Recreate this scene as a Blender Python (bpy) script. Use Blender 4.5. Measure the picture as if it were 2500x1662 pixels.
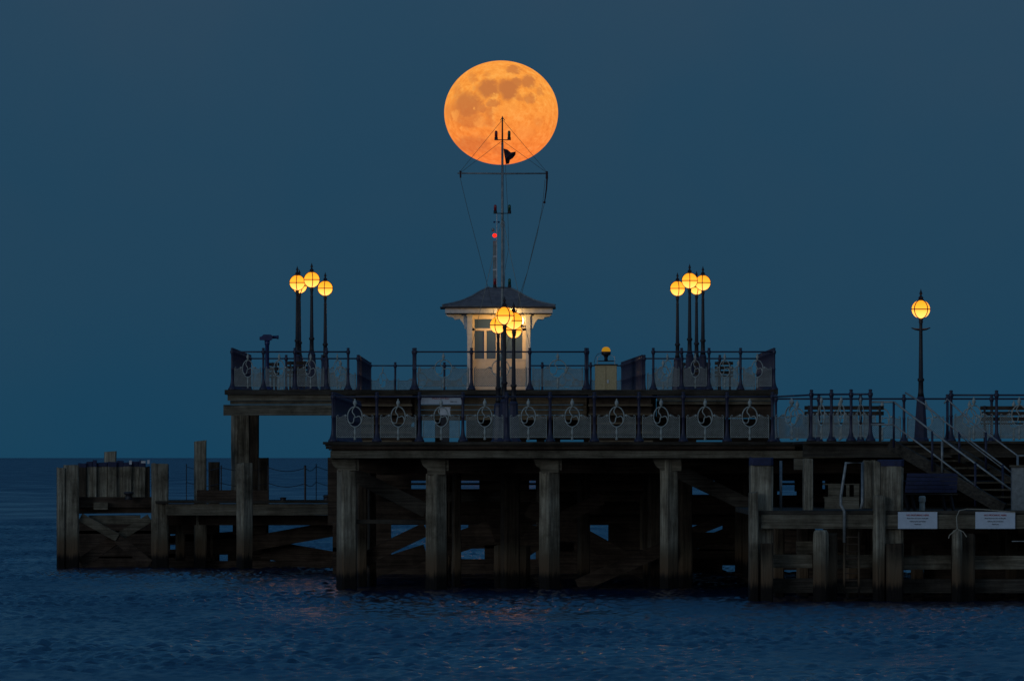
import bpy, math, random
import numpy as np
from mathutils import Vector, Matrix, noise
random.seed(7)
sc = bpy.context.scene
for o in list(bpy.data.objects): bpy.data.objects.remove(o)
C = sc.collection
R = math.radians

# ------------------------------------------------------------------ camera, world, sun, exposure
F, CX, HY, H = 30656.0, 1250.0, 1117.0, 3.08      # focal length in photo pixels, centre, horizon, eye height above the sea
cam = bpy.data.cameras.new('camera'); co = bpy.data.objects.new('camera', cam); C.objects.link(co)
co.location = (0, 0, H); co.rotation_euler = (R(90), 0, 0)
cam.sensor_width = 36; cam.lens = 36*F/2500; cam.shift_y = (HY-831)/2500
cam.clip_start = 1; cam.clip_end = 400000
sc.camera = co
SUN_EL, SUN_AZ = R(4), R(200)

w = bpy.data.worlds.new("World"); sc.world = w; w.use_nodes = True
nt = w.node_tree; nt.nodes.clear(); L = nt.links.new
def N(nt, t, **k):
    n = nt.nodes.new(t)
    for a, b in k.items(): setattr(n, a, b)
    return n
out = N(nt, 'ShaderNodeOutputWorld')
tc = N(nt, 'ShaderNodeTexCoord'); sep = N(nt, 'ShaderNodeSeparateXYZ'); L(tc.outputs['Generated'], sep.inputs[0])
def ramp(nt, pts, interp='LINEAR'):
    r = N(nt, 'ShaderNodeValToRGB'); r.color_ramp.interpolation = interp
    el = r.color_ramp.elements
    while len(el) < len(pts): el.new(0.5)
    for e, (p, c) in zip(el, pts): e.position = p; e.color = (*c, 1)
    return r
east = ramp(nt, [(0, (.0085, .052, .102)), (.018, (.0155, .056, .102)), (.042, (.024, .062, .107)), (.10, (.010, .048, .106)), (.3, (.008, .042, .108)), (1, (.018, .068, .150))])
west = ramp(nt, [(0, (.18, .205, .23)), (.15, (.18, .215, .26)), (.45, (.07, .12, .18)), (1, (.018, .068, .150))])
L(sep.outputs['Z'], east.inputs[0]); L(sep.outputs['Z'], west.inputs[0])
mr = N(nt, 'ShaderNodeMapRange', interpolation_type='SMOOTHSTEP'); mr.inputs[1].default_value = .55; mr.inputs[2].default_value = -.9
L(sep.outputs['Y'], mr.inputs[0])
mx = N(nt, 'ShaderNodeMix', data_type='RGBA'); L(mr.outputs[0], mx.inputs[0]); L(east.outputs[0], mx.inputs[6]); L(west.outputs[0], mx.inputs[7])
hz_n = N(nt, 'ShaderNodeTexNoise'); hz_n.inputs['Scale'].default_value = 55; hz_n.inputs['Detail'].default_value = 3       # thin uneven dusk haze
L(tc.outputs['Generated'], hz_n.inputs['Vector'])
hz_r = ramp(nt, [(.36, (.90, .985, 1.0)), (.64, (1.10, 1.01, .99))]); L(hz_n.outputs[0], hz_r.inputs[0])
hz_m = N(nt, 'ShaderNodeMix', data_type='RGBA', blend_type='MULTIPLY'); hz_m.inputs[0].default_value = 1; L(mx.outputs[2], hz_m.inputs[6]); L(hz_r.outputs[0], hz_m.inputs[7])
bg = N(nt, 'ShaderNodeBackground'); L(hz_m.outputs[2], bg.inputs[0]); bg.inputs[1].default_value = 1
sky = N(nt, 'ShaderNodeTexSky', sky_type='NISHITA'); sky.sun_disc = False
sky.sun_elevation = R(-5); sky.sun_rotation = SUN_AZ                 # the sun has set behind the camera
bg2 = N(nt, 'ShaderNodeBackground'); L(sky.outputs[0], bg2.inputs[0]); bg2.inputs[1].default_value = .15
add = N(nt, 'ShaderNodeAddShader'); L(bg.outputs[0], add.inputs[0]); L(bg2.outputs[0], add.inputs[1]); L(add.outputs[0], out.inputs[0])

sl = bpy.data.lights.new('afterglow', 'SUN'); sl.energy = .32; sl.angle = R(25); sl.color = (.80, .90, 1.0)
so = bpy.data.objects.new('afterglow', sl); C.objects.link(so)
so.rotation_euler = Vector((-.66, -.74, .14)).to_track_quat('Z', 'Y').to_euler()
so.location = (-40, -60, 40)
sc.view_settings.view_transform = 'Standard'; sc.view_settings.look = 'None'
sc.view_settings.exposure = 0; sc.view_settings.gamma = 1
sc.render.engine = 'CYCLES'
sc.cycles.max_bounces = 5; sc.cycles.diffuse_bounces = 2; sc.cycles.glossy_bounces = 3; sc.cycles.transparent_max_bounces = 6
sc.cycles.sample_clamp_indirect = 4; sc.cycles.use_denoising = True

# ------------------------------------------------------------------ helpers
def W(px, py, Y): return Vector(((px-CX)/F*Y, Y, H+(HY-py)/F*Y))
def X(px, Y): return (px-CX)/F*Y
def Z(py, Y): return H+(HY-py)/F*Y
def S(Y): return Y/F

def wl(o):
    v = Vector((0, 0, 0))
    while o: v = v+o.location; o = o.parent
    return v

class MB:
    def __init__(s): s.v = []; s.f = []
    def add(s, vs, fs):
        n = len(s.v); s.v += [tuple(a) for a in vs]; s.f += [tuple(i+n for i in f) for f in fs]; return s
    def box(s, x0, x1, y0, y1, z0, z1):
        vs = [(x, y, z) for z in (z0, z1) for y in (y0, y1) for x in (x0, x1)]
        return s.add(vs, [(0, 2, 3, 1), (4, 5, 7, 6), (0, 1, 5, 4), (2, 6, 7, 3), (0, 4, 6, 2), (1, 3, 7, 5)])
    def beam(s, p, q, wd, ht, jit=0):
        p = Vector(p); q = Vector(q); d = (q-p).normalized()
        up = Vector((0, 0, 1)) if abs(d.z) < .95 else Vector((0, 1, 0))
        a = d.cross(up).normalized(); b = a.cross(d).normalized()
        vs = []
        for c in (p, q):
            for i, j in ((-1, -1), (1, -1), (1, 1), (-1, 1)):
                vs.append(c+a*i*wd/2+b*j*ht/2*(1+random.uniform(-jit, jit)))
        return s.add(vs, [(0, 1, 2, 3), (7, 6, 5, 4), (0, 4, 5, 1), (1, 5, 6, 2), (2, 6, 7, 3), (3, 7, 4, 0)])
    def tube(s, pts, r, n=8, closed=False):
        pts = [Vector(p) for p in pts]; m = len(pts); rs = r if isinstance(r, (list, tuple)) else [r]*m
        vs = []; fs = []; prev = None
        for i, p in enumerate(pts):
            if closed: t = pts[(i+1) % m]-pts[i-1]
            else: t = pts[min(i+1, m-1)]-pts[max(i-1, 0)]
            t.normalize()
            if prev is None:
                prev = t.cross(Vector((0, 0, 1)) if abs(t.z) < .9 else Vector((0, 1, 0))).normalized()
            a = (prev-t*prev.dot(t)).normalized(); prev = a; b = t.cross(a)
            for k in range(n):
                th = 2*math.pi*k/n; vs.append(p+(a*math.cos(th)+b*math.sin(th))*rs[i])
        for i in range(m if closed else m-1):
            j = (i+1) % m
            for k in range(n): fs.append((i*n+k, i*n+(k+1) % n, j*n+(k+1) % n, j*n+k))
        if not closed: fs.append(tuple(range(n))[::-1]); fs.append(tuple((m-1)*n+k for k in range(n)))
        return s.add(vs, fs)
    def lathe(s, cx, cy, z0, prof, n=12, rot=0, sq=0):
        vs = []; fs = []; m = len(prof)
        for r, z in prof:
            for k in range(n):
                th = rot+2*math.pi*k/n; vs.append((cx+r*math.cos(th), cy+r*math.sin(th), z0+z))
        for i in range(m-1):
            for k in range(n): fs.append((i*n+k, i*n+(k+1) % n, (i+1)*n+(k+1) % n, (i+1)*n+k))
        fs.append(tuple(range(n))[::-1]); fs.append(tuple((m-1)*n+k for k in range(n)))
        return s.add(vs, fs)
    def prism(s, poly, y0, y1):                                      # outline in x,z given depth y0..y1
        m = len(poly); vs = [(x, y0, z) for x, z in poly]+[(x, y1, z) for x, z in poly]
        fs = [tuple(range(m)), tuple(range(2*m-1, m-1, -1))]+[(i, i+m, (i+1) % m+m, (i+1) % m) for i in range(m)]
        return s.add(vs, fs)
    def sphere(s, c, r, n=16, m=10, sz=1):
        prof = [(max(r*math.sin(math.pi*i/m), 1e-4), -r*sz*math.cos(math.pi*i/m)) for i in range(m+1)]
        return s.lathe(c[0], c[1], c[2], prof, n)
    def build(s, name, mat, parent=None, smooth=False):
        off = wl(parent) if parent else Vector((0, 0, 0))
        me = bpy.data.meshes.new(name)
        me.from_pydata([(a-off.x, b-off.y, c-off.z) for a, b, c in s.v], [], s.f)
        me.materials.append(mat); me.update()
        if smooth:
            for p in me.polygons: p.use_smooth = True
        o = bpy.data.objects.new(name, me); C.objects.link(o)
        if parent: o.parent = parent
        return o

def tag(o, label=None, cat=None, group=None, kind=None):
    if label: o['label'] = label
    if cat: o['category'] = cat
    if group: o['group'] = group
    if kind: o['kind'] = kind
    return o
def thing(name, label, cat, loc=(0, 0, 0), group=None):
    o = bpy.data.objects.new(name, None); C.objects.link(o); o.location = loc; o.empty_display_size = .3
    return tag(o, label, cat, group)
def copy_tree(o, parent=None):
    c = o.copy(); C.objects.link(c); c.parent = parent
    for ch in list(o.children): copy_tree(ch, c)
    return c
def inst(me, name, parent, loc, rz=0):
    o = bpy.data.objects.new(name, me); C.objects.link(o); o.parent = parent
    o.location = Vector(loc)-wl(parent); o.rotation_euler = (0, 0, rz); return o

# ------------------------------------------------------------------ materials
def mat_base(name):
    m = bpy.data.materials.new(name); m.use_nodes = True
    return m, m.node_tree, m.node_tree.nodes['Principled BSDF']
def paint(name, c, c2=None, rough=.5, metal=0, scale=9, bump=.15, spec=.5):
    m, t, b = mat_base(name); c2 = c2 or tuple(x*.72 for x in c)
    tc = N(t, 'ShaderNodeTexCoord'); n = N(t, 'ShaderNodeTexNoise'); n.inputs['Scale'].default_value = scale; n.inputs['Detail'].default_value = 6
    n.inputs['Roughness'].default_value = .65
    t.links.new(tc.outputs['Object'], n.inputs['Vector'])
    r = ramp(t, [(.35, c2), (.62, c)]); t.links.new(n.outputs[0], r.inputs[0]); t.links.new(r.outputs[0], b.inputs['Base Color'])
    b.inputs['Roughness'].default_value = rough; b.inputs['Metallic'].default_value = metal; b.inputs['Specular IOR Level'].default_value = spec
    bp = N(t, 'ShaderNodeBump'); bp.inputs['Strength'].default_value = bump; bp.inputs['Distance'].default_value = .01
    t.links.new(n.outputs[0], bp.inputs['Height']); t.links.new(bp.outputs[0], b.inputs['Normal'])
    return m
def timber(name, c1, c2, axis='z', tidal=False, rough=.85):
    m, t, b = mat_base(name); LK = t.links.new
    tc = N(t, 'ShaderNodeTexCoord'); mp = N(t, 'ShaderNodeMapping')
    mp.inputs['Scale'].default_value = {'z': (9, 9, .55), 'x': (.45, 9, 12), 'a': (2, 2, 2)}[axis]
    LK(tc.outputs['Object'], mp.inputs[0])
    g = N(t, 'ShaderNodeTexNoise'); g.inputs['Scale'].default_value = 1.6; g.inputs['Detail'].default_value = 8; g.inputs['Roughness'].default_value = .7
    LK(mp.outputs[0], g.inputs['Vector'])
    r = ramp(t, [(.30, tuple(x*.45 for x in c1)), (.45, c1), (.68, c2)]); LK(g.outputs[0], r.inputs[0])
    p = N(t, 'ShaderNodeTexNoise'); p.inputs['Scale'].default_value = 1.3; p.inputs['Detail'].default_value = 5
    LK(tc.outputs['Object'], p.inputs['Vector'])
    p.inputs['Roughness'].default_value = .7
    pr = ramp(t, [(.34, (.36, .34, .30)), (.50, (.82, .80, .76)), (.64, (1.12, 1.14, 1.12))]); LK(p.outputs[0], pr.inputs[0])
    mu = N(t, 'ShaderNodeMix', data_type='RGBA', blend_type='MULTIPLY'); mu.inputs[0].default_value = 1
    LK(r.outputs[0], mu.inputs[6]); LK(pr.outputs[0], mu.inputs[7]); col = mu.outputs[2]
    if tidal:                                                        # wet, weed-grown foot of each pile: brown band, black below
        ge = N(t, 'ShaderNodeNewGeometry'); sp = N(t, 'ShaderNodeSeparateXYZ'); LK(ge.outputs['Position'], sp.inputs[0])
        ad = N(t, 'ShaderNodeMath', operation='MULTIPLY_ADD'); LK(g.outputs[0], ad.inputs[0]); ad.inputs[1].default_value = -.5; LK(sp.outputs['Z'], ad.inputs[2])
        tr = ramp(t, [(0, (.008, .006, .005)), (.03, (.012, .009, .007)), (.12, (.11, .072, .042)), (.30, (.12, .090, .058)), (.50, (.10, .088, .062))])
        m2 = N(t, 'ShaderNodeMath', operation='MULTIPLY'); m2.inputs[1].default_value = .60; LK(ad.outputs[0], m2.inputs[0])
        LK(m2.outputs[0], tr.inputs[0])
        m3 = N(t, 'ShaderNodeMapRange'); m3.inputs[1].default_value = .30; m3.inputs[2].default_value = .55; LK(m2.outputs[0], m3.inputs[0])
        mm = N(t, 'ShaderNodeMix', data_type='RGBA'); LK(m3.outputs[0], mm.inputs[0]); LK(tr.outputs[0], mm.inputs[6]); LK(col, mm.inputs[7]); col = mm.outputs[2]
    LK(col, b.inputs['Base Color']); b.inputs['Roughness'].default_value = rough; b.inputs['Specular IOR Level'].default_value = .25
    bp = N(t, 'ShaderNodeBump'); bp.inputs['Strength'].default_value = .9; bp.inputs['Distance'].default_value = .04
    LK(g.outputs[0], bp.inputs['Height']); LK(bp.outputs[0], b.inputs['Normal'])
    return m
def emit(name, c, s=1):
    m, t, b = mat_base(name); t.nodes.remove(b); e = N(t, 'ShaderNodeEmission'); e.inputs[0].default_value = (*c, 1); e.inputs[1].default_value = s
    t.links.new(e.outputs[0], t.nodes['Material Output'].inputs[0]); return m

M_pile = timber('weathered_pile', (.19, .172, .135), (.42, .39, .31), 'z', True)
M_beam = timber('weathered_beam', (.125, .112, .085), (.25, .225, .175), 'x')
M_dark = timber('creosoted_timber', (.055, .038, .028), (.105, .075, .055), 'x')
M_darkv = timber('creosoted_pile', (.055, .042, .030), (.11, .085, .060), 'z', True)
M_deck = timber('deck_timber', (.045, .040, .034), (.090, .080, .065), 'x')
M_wall = timber('plank_wall', (.13, .095, .06), (.23, .17, .11), 'x')
M_iron = paint('navy_iron', (.020, .023, .062), (.012, .014, .036), .5, .0)
M_black = paint('dark_iron', (.014, .013, .020), (.008, .008, .012), .55)
M_lat = paint('pale_grey_ironwork', (.38, .43, .415), (.22, .25, .24), .6)
M_mesh = paint('dull_grey_latticework', (.27, .30, .29), (.17, .19, .18), .7)
M_white = paint('white_paint', (.58, .61, .64), (.44, .47, .50), .55)
M_grey = paint('galvanised_tube', (.26, .29, .30), (.15, .17, .18), .45, .3)
M_cap = paint('navy_pile_paint', (.016, .025, .085), (.010, .014, .045), .7)
M_slate = paint('slate_roof', (.17, .165, .18), (.10, .10, .115), .7, scale=5)
M_clad = paint('cream_boards', (.80, .68, .54), (.72, .60, .46), .6)
M_sign = paint('sign_board_white', (.50, .59, .70), (.44, .52, .62), .6)
M_red = paint('red_lettering', (.45, .04, .05), None, .7)
M_ink = paint('black_lettering', (.03, .03, .04), None, .7)
M_steel = paint('beige_steel', (.56, .44, .24), (.44, .34, .17), .5, scale=30)
M_rope = paint('pale_rope', (.32, .30, .24), None, .9)
M_wire = paint('rigging_wire', (.07, .075, .07), None, .6)
M_flag = paint('dark_flag_cloth', (.05, .025, .035), (.03, .012, .02), .9)
M_redl = paint('red_lens', (.32, .015, .03), (.20, .01, .02), .3)
M_grnl = paint('green_lens', (.012, .085, .04), (.008, .05, .025), .3)
M_amb = emit('amber_beacon_lens', (.36, .175, .010), 1)
M_redglow = emit('red_signal_glow', (1, .015, .006), 2.2)
M_bulb = emit('wall_light_bulb', (1, .62, .25), 9)
M_tele = paint('blue_telescope_paint', (.012, .025, .12), (.008, .014, .07), .45)

m, t, b = mat_base('window_glass'); b.inputs['Base Color'].default_value = (.06, .11, .20, 1); b.inputs['Roughness'].default_value = .12; M_glass = m  # sky seen through the panes is put into this blue base colour

# lamp globes: a bulb low in an opal globe, so the globe gives off more light towards its foot
m, t, b = mat_base('lit_opal_globe'); t.nodes.remove(b); M_globe = m
tcn = N(t, 'ShaderNodeTexCoord'); sp = N(t, 'ShaderNodeSeparateXYZ'); t.links.new(tcn.outputs['Object'], sp.inputs[0])
mrn = N(t, 'ShaderNodeMapRange'); mrn.inputs[1].default_value = 3.09-.21; mrn.inputs[2].default_value = 3.09+.21; t.links.new(sp.outputs['Z'], mrn.inputs[0])
rp = ramp(t, [(0, (2.3, .95, .21)), (.30, (2.1, .84, .13)), (.55, (1.8, .60, .045)), (1, (1.4, .44, .020))]); t.links.new(mrn.outputs[0], rp.inputs[0])
e = N(t, 'ShaderNodeEmission'); t.links.new(rp.outputs[0], e.inputs[0]); e.inputs[1].default_value = 1.05
t.links.new(e.outputs[0], t.nodes['Material Output'].inputs[0])

# ------------------------------------------------------------------ sea
SLOPE = .25
def sea():
    rng = np.random.default_rng(3)
    ys = [150.0]
    while ys[-1] < 6000:
        y = ys[-1]; ys.append(y+max(.30, (y-560)*.012 if y > 560 else .30))
    ys += [7000, 9000, 13000, 20000, 35000, 70000, 200000]
    ys = np.array(ys); nx = 620
    u = np.linspace(-1, 1, nx)
    half = 8+ys*.055+np.maximum(ys-400, 0)*.2
    half = np.where(ys > 6000, ys*1.2, half)
    xx = u[None, :]*half[:, None]; yy = np.repeat(ys[:, None], nx, 1)
    z = np.zeros_like(xx); dy = np.gradient(ys)[:, None]; dxs = (2*half/nx)[:, None]
    n_ = 90
    for i in range(n_):
        lx = .30*(1.4/.30)**rng.random(); ly = .85*(3.4/.85)**rng.random()
        kx = 2*math.pi/lx*rng.choice([-1, 1]); ky = 2*math.pi/ly; ph = rng.random()*6.28
        amp = SLOPE/math.sqrt(n_/2)/math.hypot(kx, ky)
        att = np.clip(ly/(2.2*dy)-.4, 0, 1)*np.clip(lx/(2.5*dxs)-.4, 0, 1)
        a = kx*xx+ky*yy+ph+1.2*np.sin(.31*xx+.17*yy+i)+.8*np.sin(.11*xx-.23*yy+2.3*i)
        z += amp*att*(np.sin(a)+.10*np.cos(2*a))
    gust = .85+.30*np.sin(xx*.21+yy*.035)*np.sin(yy*.12+xx*.03)+.2*np.sin(xx*.15-yy*.09+1)
    z *= gust
    n, mm = z.shape
    co_ = np.stack([xx, yy, z], -1).reshape(-1, 3).astype(np.float32)
    i = np.arange((n-1)*(mm-1)); r_ = i//(mm-1); c_ = i % (mm-1); a = r_*mm+c_
    q = np.stack([a, a+1, a+mm+1, a+mm], -1).astype(np.int32)
    me = bpy.data.meshes.new('sea')
    me.vertices.add(len(co_)); me.vertices.foreach_set('co', co_.ravel())
    me.loops.add(q.size); me.loops.foreach_set('vertex_index', q.ravel())
    me.polygons.add(len(q)); me.polygons.foreach_set('loop_start', (np.arange(len(q))*4).astype(np.int32))
    me.polygons.foreach_set('use_smooth', np.ones(len(q), bool))
    me.update(calc_edges=True)
    m, t, b = mat_base('sea_water'); LK = t.links.new
    b.inputs['Base Color'].default_value = (.002, .016, .050, 1)
    b.inputs['IOR'].default_value = 1.33
    ge = N(t, 'ShaderNodeNewGeometry'); spp = N(t, 'ShaderNodeSeparateXYZ'); LK(ge.outputs['Position'], spp.inputs[0])
    rg = N(t, 'ShaderNodeMapRange'); LK(spp.outputs['Y'], rg.inputs[0]); rg.inputs[1].default_value = 330; rg.inputs[2].default_value = 1500; rg.inputs[3].default_value = .13; rg.inputs[4].default_value = .25
    wm = N(t, 'ShaderNodeMapping'); wm.inputs['Scale'].default_value = (.16, .022, 1); LK(ge.outputs['Position'], wm.inputs[0])
    wn = N(t, 'ShaderNodeTexNoise'); wn.inputs['Scale'].default_value = 1; wn.inputs['Detail'].default_value = 6; wn.inputs['Roughness'].default_value = .65; LK(wm.outputs[0], wn.inputs['Vector'])
    wr = N(t, 'ShaderNodeMapRange'); LK(wn.outputs[0], wr.inputs[0]); wr.inputs[1].default_value = .3; wr.inputs[2].default_value = .7; wr.inputs[3].default_value = -.10; wr.inputs[4].default_value = .14
    wa = N(t, 'ShaderNodeMath', operation='ADD', use_clamp=True); LK(rg.outputs[0], wa.inputs[0]); LK(wr.outputs[0], wa.inputs[1])
    LK(wa.outputs[0], b.inputs['Roughness'])                          # waves too small to model there roughen the far water
    tc = N(t, 'ShaderNodeTexCoord'); mp = N(t, 'ShaderNodeMapping'); mp.inputs['Scale'].default_value = (1.0, .8, 1); LK(tc.outputs['Object'], mp.inputs[0])
    nz = N(t, 'ShaderNodeTexNoise'); nz.inputs['Scale'].default_value = 3.2; nz.inputs['Detail'].default_value = 4; LK(mp.outputs[0], nz.inputs['Vector'])
    bp = N(t, 'ShaderNodeBump'); bp.inputs['Strength'].default_value = .8; bp.inputs['Distance'].default_value = .03
    LK(nz.outputs[0], bp.inputs['Height']); LK(bp.outputs[0], b.inputs['Normal'])
    me.materials.append(m)
    o = bpy.data.objects.new('sea', me); C.objects.link(o); tag(o, kind='structure')
    g = MB().add([(-9000, -4000, -1.2), (9000, -4000, -1.2), (9000, 9000, -1.2), (-9000, 9000, -1.2)], [(0, 1, 2, 3)]).build('under_sea_sheet', m); tag(g, kind='structure')  # unseen sheet under the waves, added to block sky light from below
sea()

# ------------------------------------------------------------------ moon
def moon():
    Y = 20000.0
    c = W(1223.5, 275.5, Y); r = 139.0*S(Y)
    mb = MB(); mb.sphere((0, 0, 0), 1, 96, 64)
    m, t, b = mat_base('moon_surface'); t.nodes.remove(b); LK = t.links.new
    tc = N(t, 'ShaderNodeTexCoord')
    nz = N(t, 'ShaderNodeTexNoise'); nz.inputs['Scale'].default_value = 4.5; nz.inputs['Detail'].default_value = 9; nz.inputs['Roughness'].default_value = .68
    LK(tc.outputs['Object'], nz.inputs['Vector'])
    sb = N(t, 'ShaderNodeVectorMath', operation='SUBTRACT'); LK(nz.outputs['Color'], sb.inputs[0]); sb.inputs[1].default_value = (.5, .5, .5)
    ml = N(t, 'ShaderNodeVectorMath', operation='SCALE'); LK(sb.outputs[0], ml.inputs[0]); ml.inputs['Scale'].default_value = .30
    ws = N(t, 'ShaderNodeVectorMath', operation='ADD'); LK(tc.outputs['Object'], ws.inputs[0]); LK(ml.outputs[0], ws.inputs[1])
    def blobs(lst):
        acc = None
        for (x, z, rx, rz, wt) in lst:
            cx, cz = (x-1030)/643, -(z-717)/588; rx /= 643; rz /= 588
            s1 = N(t, 'ShaderNodeVectorMath', operation='SUBTRACT'); LK(ws.outputs[0], s1.inputs[0]); s1.inputs[1].default_value = (cx, 0, cz)
            s2 = N(t, 'ShaderNodeVectorMath', operation='MULTIPLY'); LK(s1.outputs[0], s2.inputs[0]); s2.inputs[1].default_value = (1/rx, 0, 1/rz)
            ln = N(t, 'ShaderNodeVectorMath', operation='LENGTH'); LK(s2.outputs[0], ln.inputs[0])
            mr = N(t, 'ShaderNodeMapRange', interpolation_type='SMOOTHSTEP'); LK(ln.outputs['Value'], mr.inputs[0])
            mr.inputs[1].default_value = 1.42; mr.inputs[2].default_value = .62; mr.inputs[3].default_value = 0; mr.inputs[4].default_value = wt
            if acc is None: acc = mr.outputs[0]
            else:
                mx = N(t, 'ShaderNodeMath', operation='MAXIMUM'); LK(acc, mx.inputs[0]); LK(mr.outputs[0], mx.inputs[1]); acc = mx.outputs[0]
        return acc
    maria = blobs([(1165, 242, 72, 42, .75), (1330, 380, 90, 74, .85), (1110, 470, 115, 118, 1), (1190, 395, 75, 55, .9), (890, 465, 128, 98, .95), (1060, 400, 50, 50, .7),
                   (650, 650, 160, 140, .85), (660, 800, 160, 100, .55), (790, 680, 70, 50, .7), (700, 1090, 200, 85, .5), (1350, 572, 70, 50, .65), (1235, 565, 55, 38, .5),
                   (935, 630, 75, 40, .7), (890, 730, 55, 85, .5), (1460, 480, 45, 55, .5), (710, 330, 40, 70, .4), (540, 500, 50, 100, .4), (870, 310, 45, 30, .4),
                   (900, 850, 70, 50, .35), (450, 720, 40, 80, .35), (830, 1130, 80, 60, .3), (1450, 850, 60, 60, .2), (990, 1150, 60, 40, .3)])
    brt = blobs([(780, 850, 60, 45, .7), (1120, 690, 90, 60, .35), (1290, 950, 90, 70, .5), (960, 700, 40, 40, .6), (560, 920, 18, 26, 1), (940, 585, 16, 14, 1), (985, 270, 120, 70, .3), (500, 760, 35, 60, .7),
                 (1130, 300, 60, 20, .6), (740, 975, 45, 22, .5), (960, 530, 12, 10, .8), (720, 680, 16, 12, .8)])
    n2 = N(t, 'ShaderNodeTexNoise'); n2.inputs['Scale'].default_value = 9; n2.inputs['Detail'].default_value = 8; LK(tc.outputs['Object'], n2.inputs['Vector'])
    n2.inputs['Roughness'].default_value = .7
    base = ramp(t, [(.34, (.84, .262, .038)), (.52, (.98, .350, .055)), (.66, (1.0, .43, .085))]); LK(n2.outputs[0], base.inputs[0])
    # the atmosphere reddens the limb nearest the sea
    sp = N(t, 'ShaderNodeSeparateXYZ'); LK(tc.outputs['Object'], sp.inputs[0])
    rr = N(t, 'ShaderNodeMapRange'); LK(sp.outputs['Z'], rr.inputs[0]); rr.inputs[1].default_value = -1; rr.inputs[2].default_value = .3
    red = ramp(t, [(0, (1.0, .62, .74)), (1, (1, 1, 1))]); LK(rr.outputs[0], red.inputs[0])
    mm = N(t, 'ShaderNodeMix', data_type='RGBA'); LK(maria, mm.inputs[0]); LK(base.outputs[0], mm.inputs[6]); mm.inputs[7].default_value = (.56, .180, .048, 1)
    mb2 = N(t, 'ShaderNodeMix', data_type='RGBA'); ms = N(t, 'ShaderNodeMath', operation='MULTIPLY'); LK(brt, ms.inputs[0]); ms.inputs[1].default_value = .75
    LK(ms.outputs[0], mb2.inputs[0]); LK(mm.outputs[2], mb2.inputs[6]); mb2.inputs[7].default_value = (1, .43, .085, 1)
    mu = N(t, 'ShaderNodeMix', data_type='RGBA', blend_type='MULTIPLY'); mu.inputs[0].default_value = 1; LK(mb2.outputs[2], mu.inputs[6]); LK(red.outputs[0], mu.inputs[7])
    e = N(t, 'ShaderNodeEmission'); LK(mu.outputs[2], e.inputs[0]); LK(e.outputs[0], t.nodes['Material Output'].inputs[0])
    o = mb.build('moon', m, None, True); o.location = c; o.scale = (r, r, r*127/139.0)
    tag(o, 'huge orange full moon hanging in the dusk sky behind the mast top', 'moon')
moon()

# ------------------------------------------------------------------ timber helpers
def pile_mb(mb, px0, px1, py0, Y, py1=None, rot=.5, taper=1.0, rough=.012, zb=-.6):
    x0, x1 = X(px0, Y), X(px1, Y); cx = (x0+x1)/2; wd = x1-x0; zt = Z(py0, Y)
    zbot = zb if py1 is None else Z(py1, Y)
    ext = max(abs(math.cos(rot+a)) for a in (R(45), R(135)))
    rr = wd/2/ext; ch = .13
    n = max(4, int((zt-zbot)/.3)); base = []
    for k in range(4):
        a0 = rot+R(45)+k*R(90)
        for s_ in (-ch, ch): base.append((a0+s_, 1))
    vs = []; fs = []; off = random.random()*50
    for i in range(n+1):
        f = i/n; z = zbot+(zt-zbot)*f; q = rr*(1+(taper-1)*f)
        for k, (a, _) in enumerate(base):
            d = 1+rough/wd*2*noise.noise((off+k*1.7, z*1.3, off))
            zz = z+(noise.noise((off, k*.9, 7.7))*.05 if i == n else 0)
            vs.append((cx+q*d*math.cos(a), Y+wd/2+q*d*math.sin(a), zz))
    m = 8
    for i in range(n):
        for k in range(m): fs.append((i*m+k, i*m+(k+1) % m, (i+1)*m+(k+1) % m, (i+1)*m+k))
    fs.append(tuple(range(m))[::-1]); fs.append(tuple(n*m+k for k in range(m)))
    mb.add(vs, fs)
def pile(par, px0, px1, py0, Y, mat=None, py1=None, rot=.5, taper=1.0, label=None):
    mb = MB(); pile_mb(mb, px0, px1, py0, Y, py1, rot, taper)
    o = mb.build('pile', mat or M_pile, par)
    if label: o['label'] = label
    return o
def bm(par, name, mat, px0, py0, px1, py1, wpx, Y, Y2=None, th=.22, sub=1):
    """a timber seen from the shore: centre line px0,py0 -> px1,py1, face height wpx, thickness th"""
    mb = MB(); Y2 = Y2 or Y; p, q = W(px0, py0, Y), W(px1, py1, Y2); p.y += th/2; q.y += th/2
    mb.beam(p, q, th, wpx*S(Y), .06)
    return mb.build(name, mat, par)

ZL, ZU = 3.45, 4.95                                                 # lower and upper deck levels
YB, YC, YD, YE = 292.0, 346.0, 369.5, 398.0

# ------------------------------------------------------------------ the pier
pier = thing('pier', 'long timber pier with lower deck and raised upper deck on weathered piles', 'pier', (0, YB, 0))
xl, xr = X(789, YB), X(3350, 285)
mb = MB()
mb.box(xl, xr, YB-.45, 345.5, ZL-.06, ZL)
mb.box(xl+.05, xr, YB-.38, YB-.02, ZL-.10, ZL-.062)
mb.box(X(1960, 281), xr, 279.6, YB-.452, ZL-.06, ZL-.001)
mb.build('lower_deck', M_deck, pier)
mb = MB(); mb.box(X(796, YB), X(1940, YB), YB-.33, YB-.05, ZL-.165, ZL-.102); mb.box(X(803, YB), X(1940, YB), YB-.24, YB-.05, ZL-.195, ZL-.167)
mb.build('cornice', M_dark, pier)
mb = MB(); mb.box(X(807, YB), X(2085, YB), YB-.28, YB, Z(1117.6, YB), ZL-.21); mb.build('fascia_beam', M_beam, pier)
mb = MB(); mb.box(X(1960, 280), xr, 279.8, 280.1, Z(1116, 280), ZL-.062); mb.build('fascia_beam', M_deck, pier)
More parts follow.
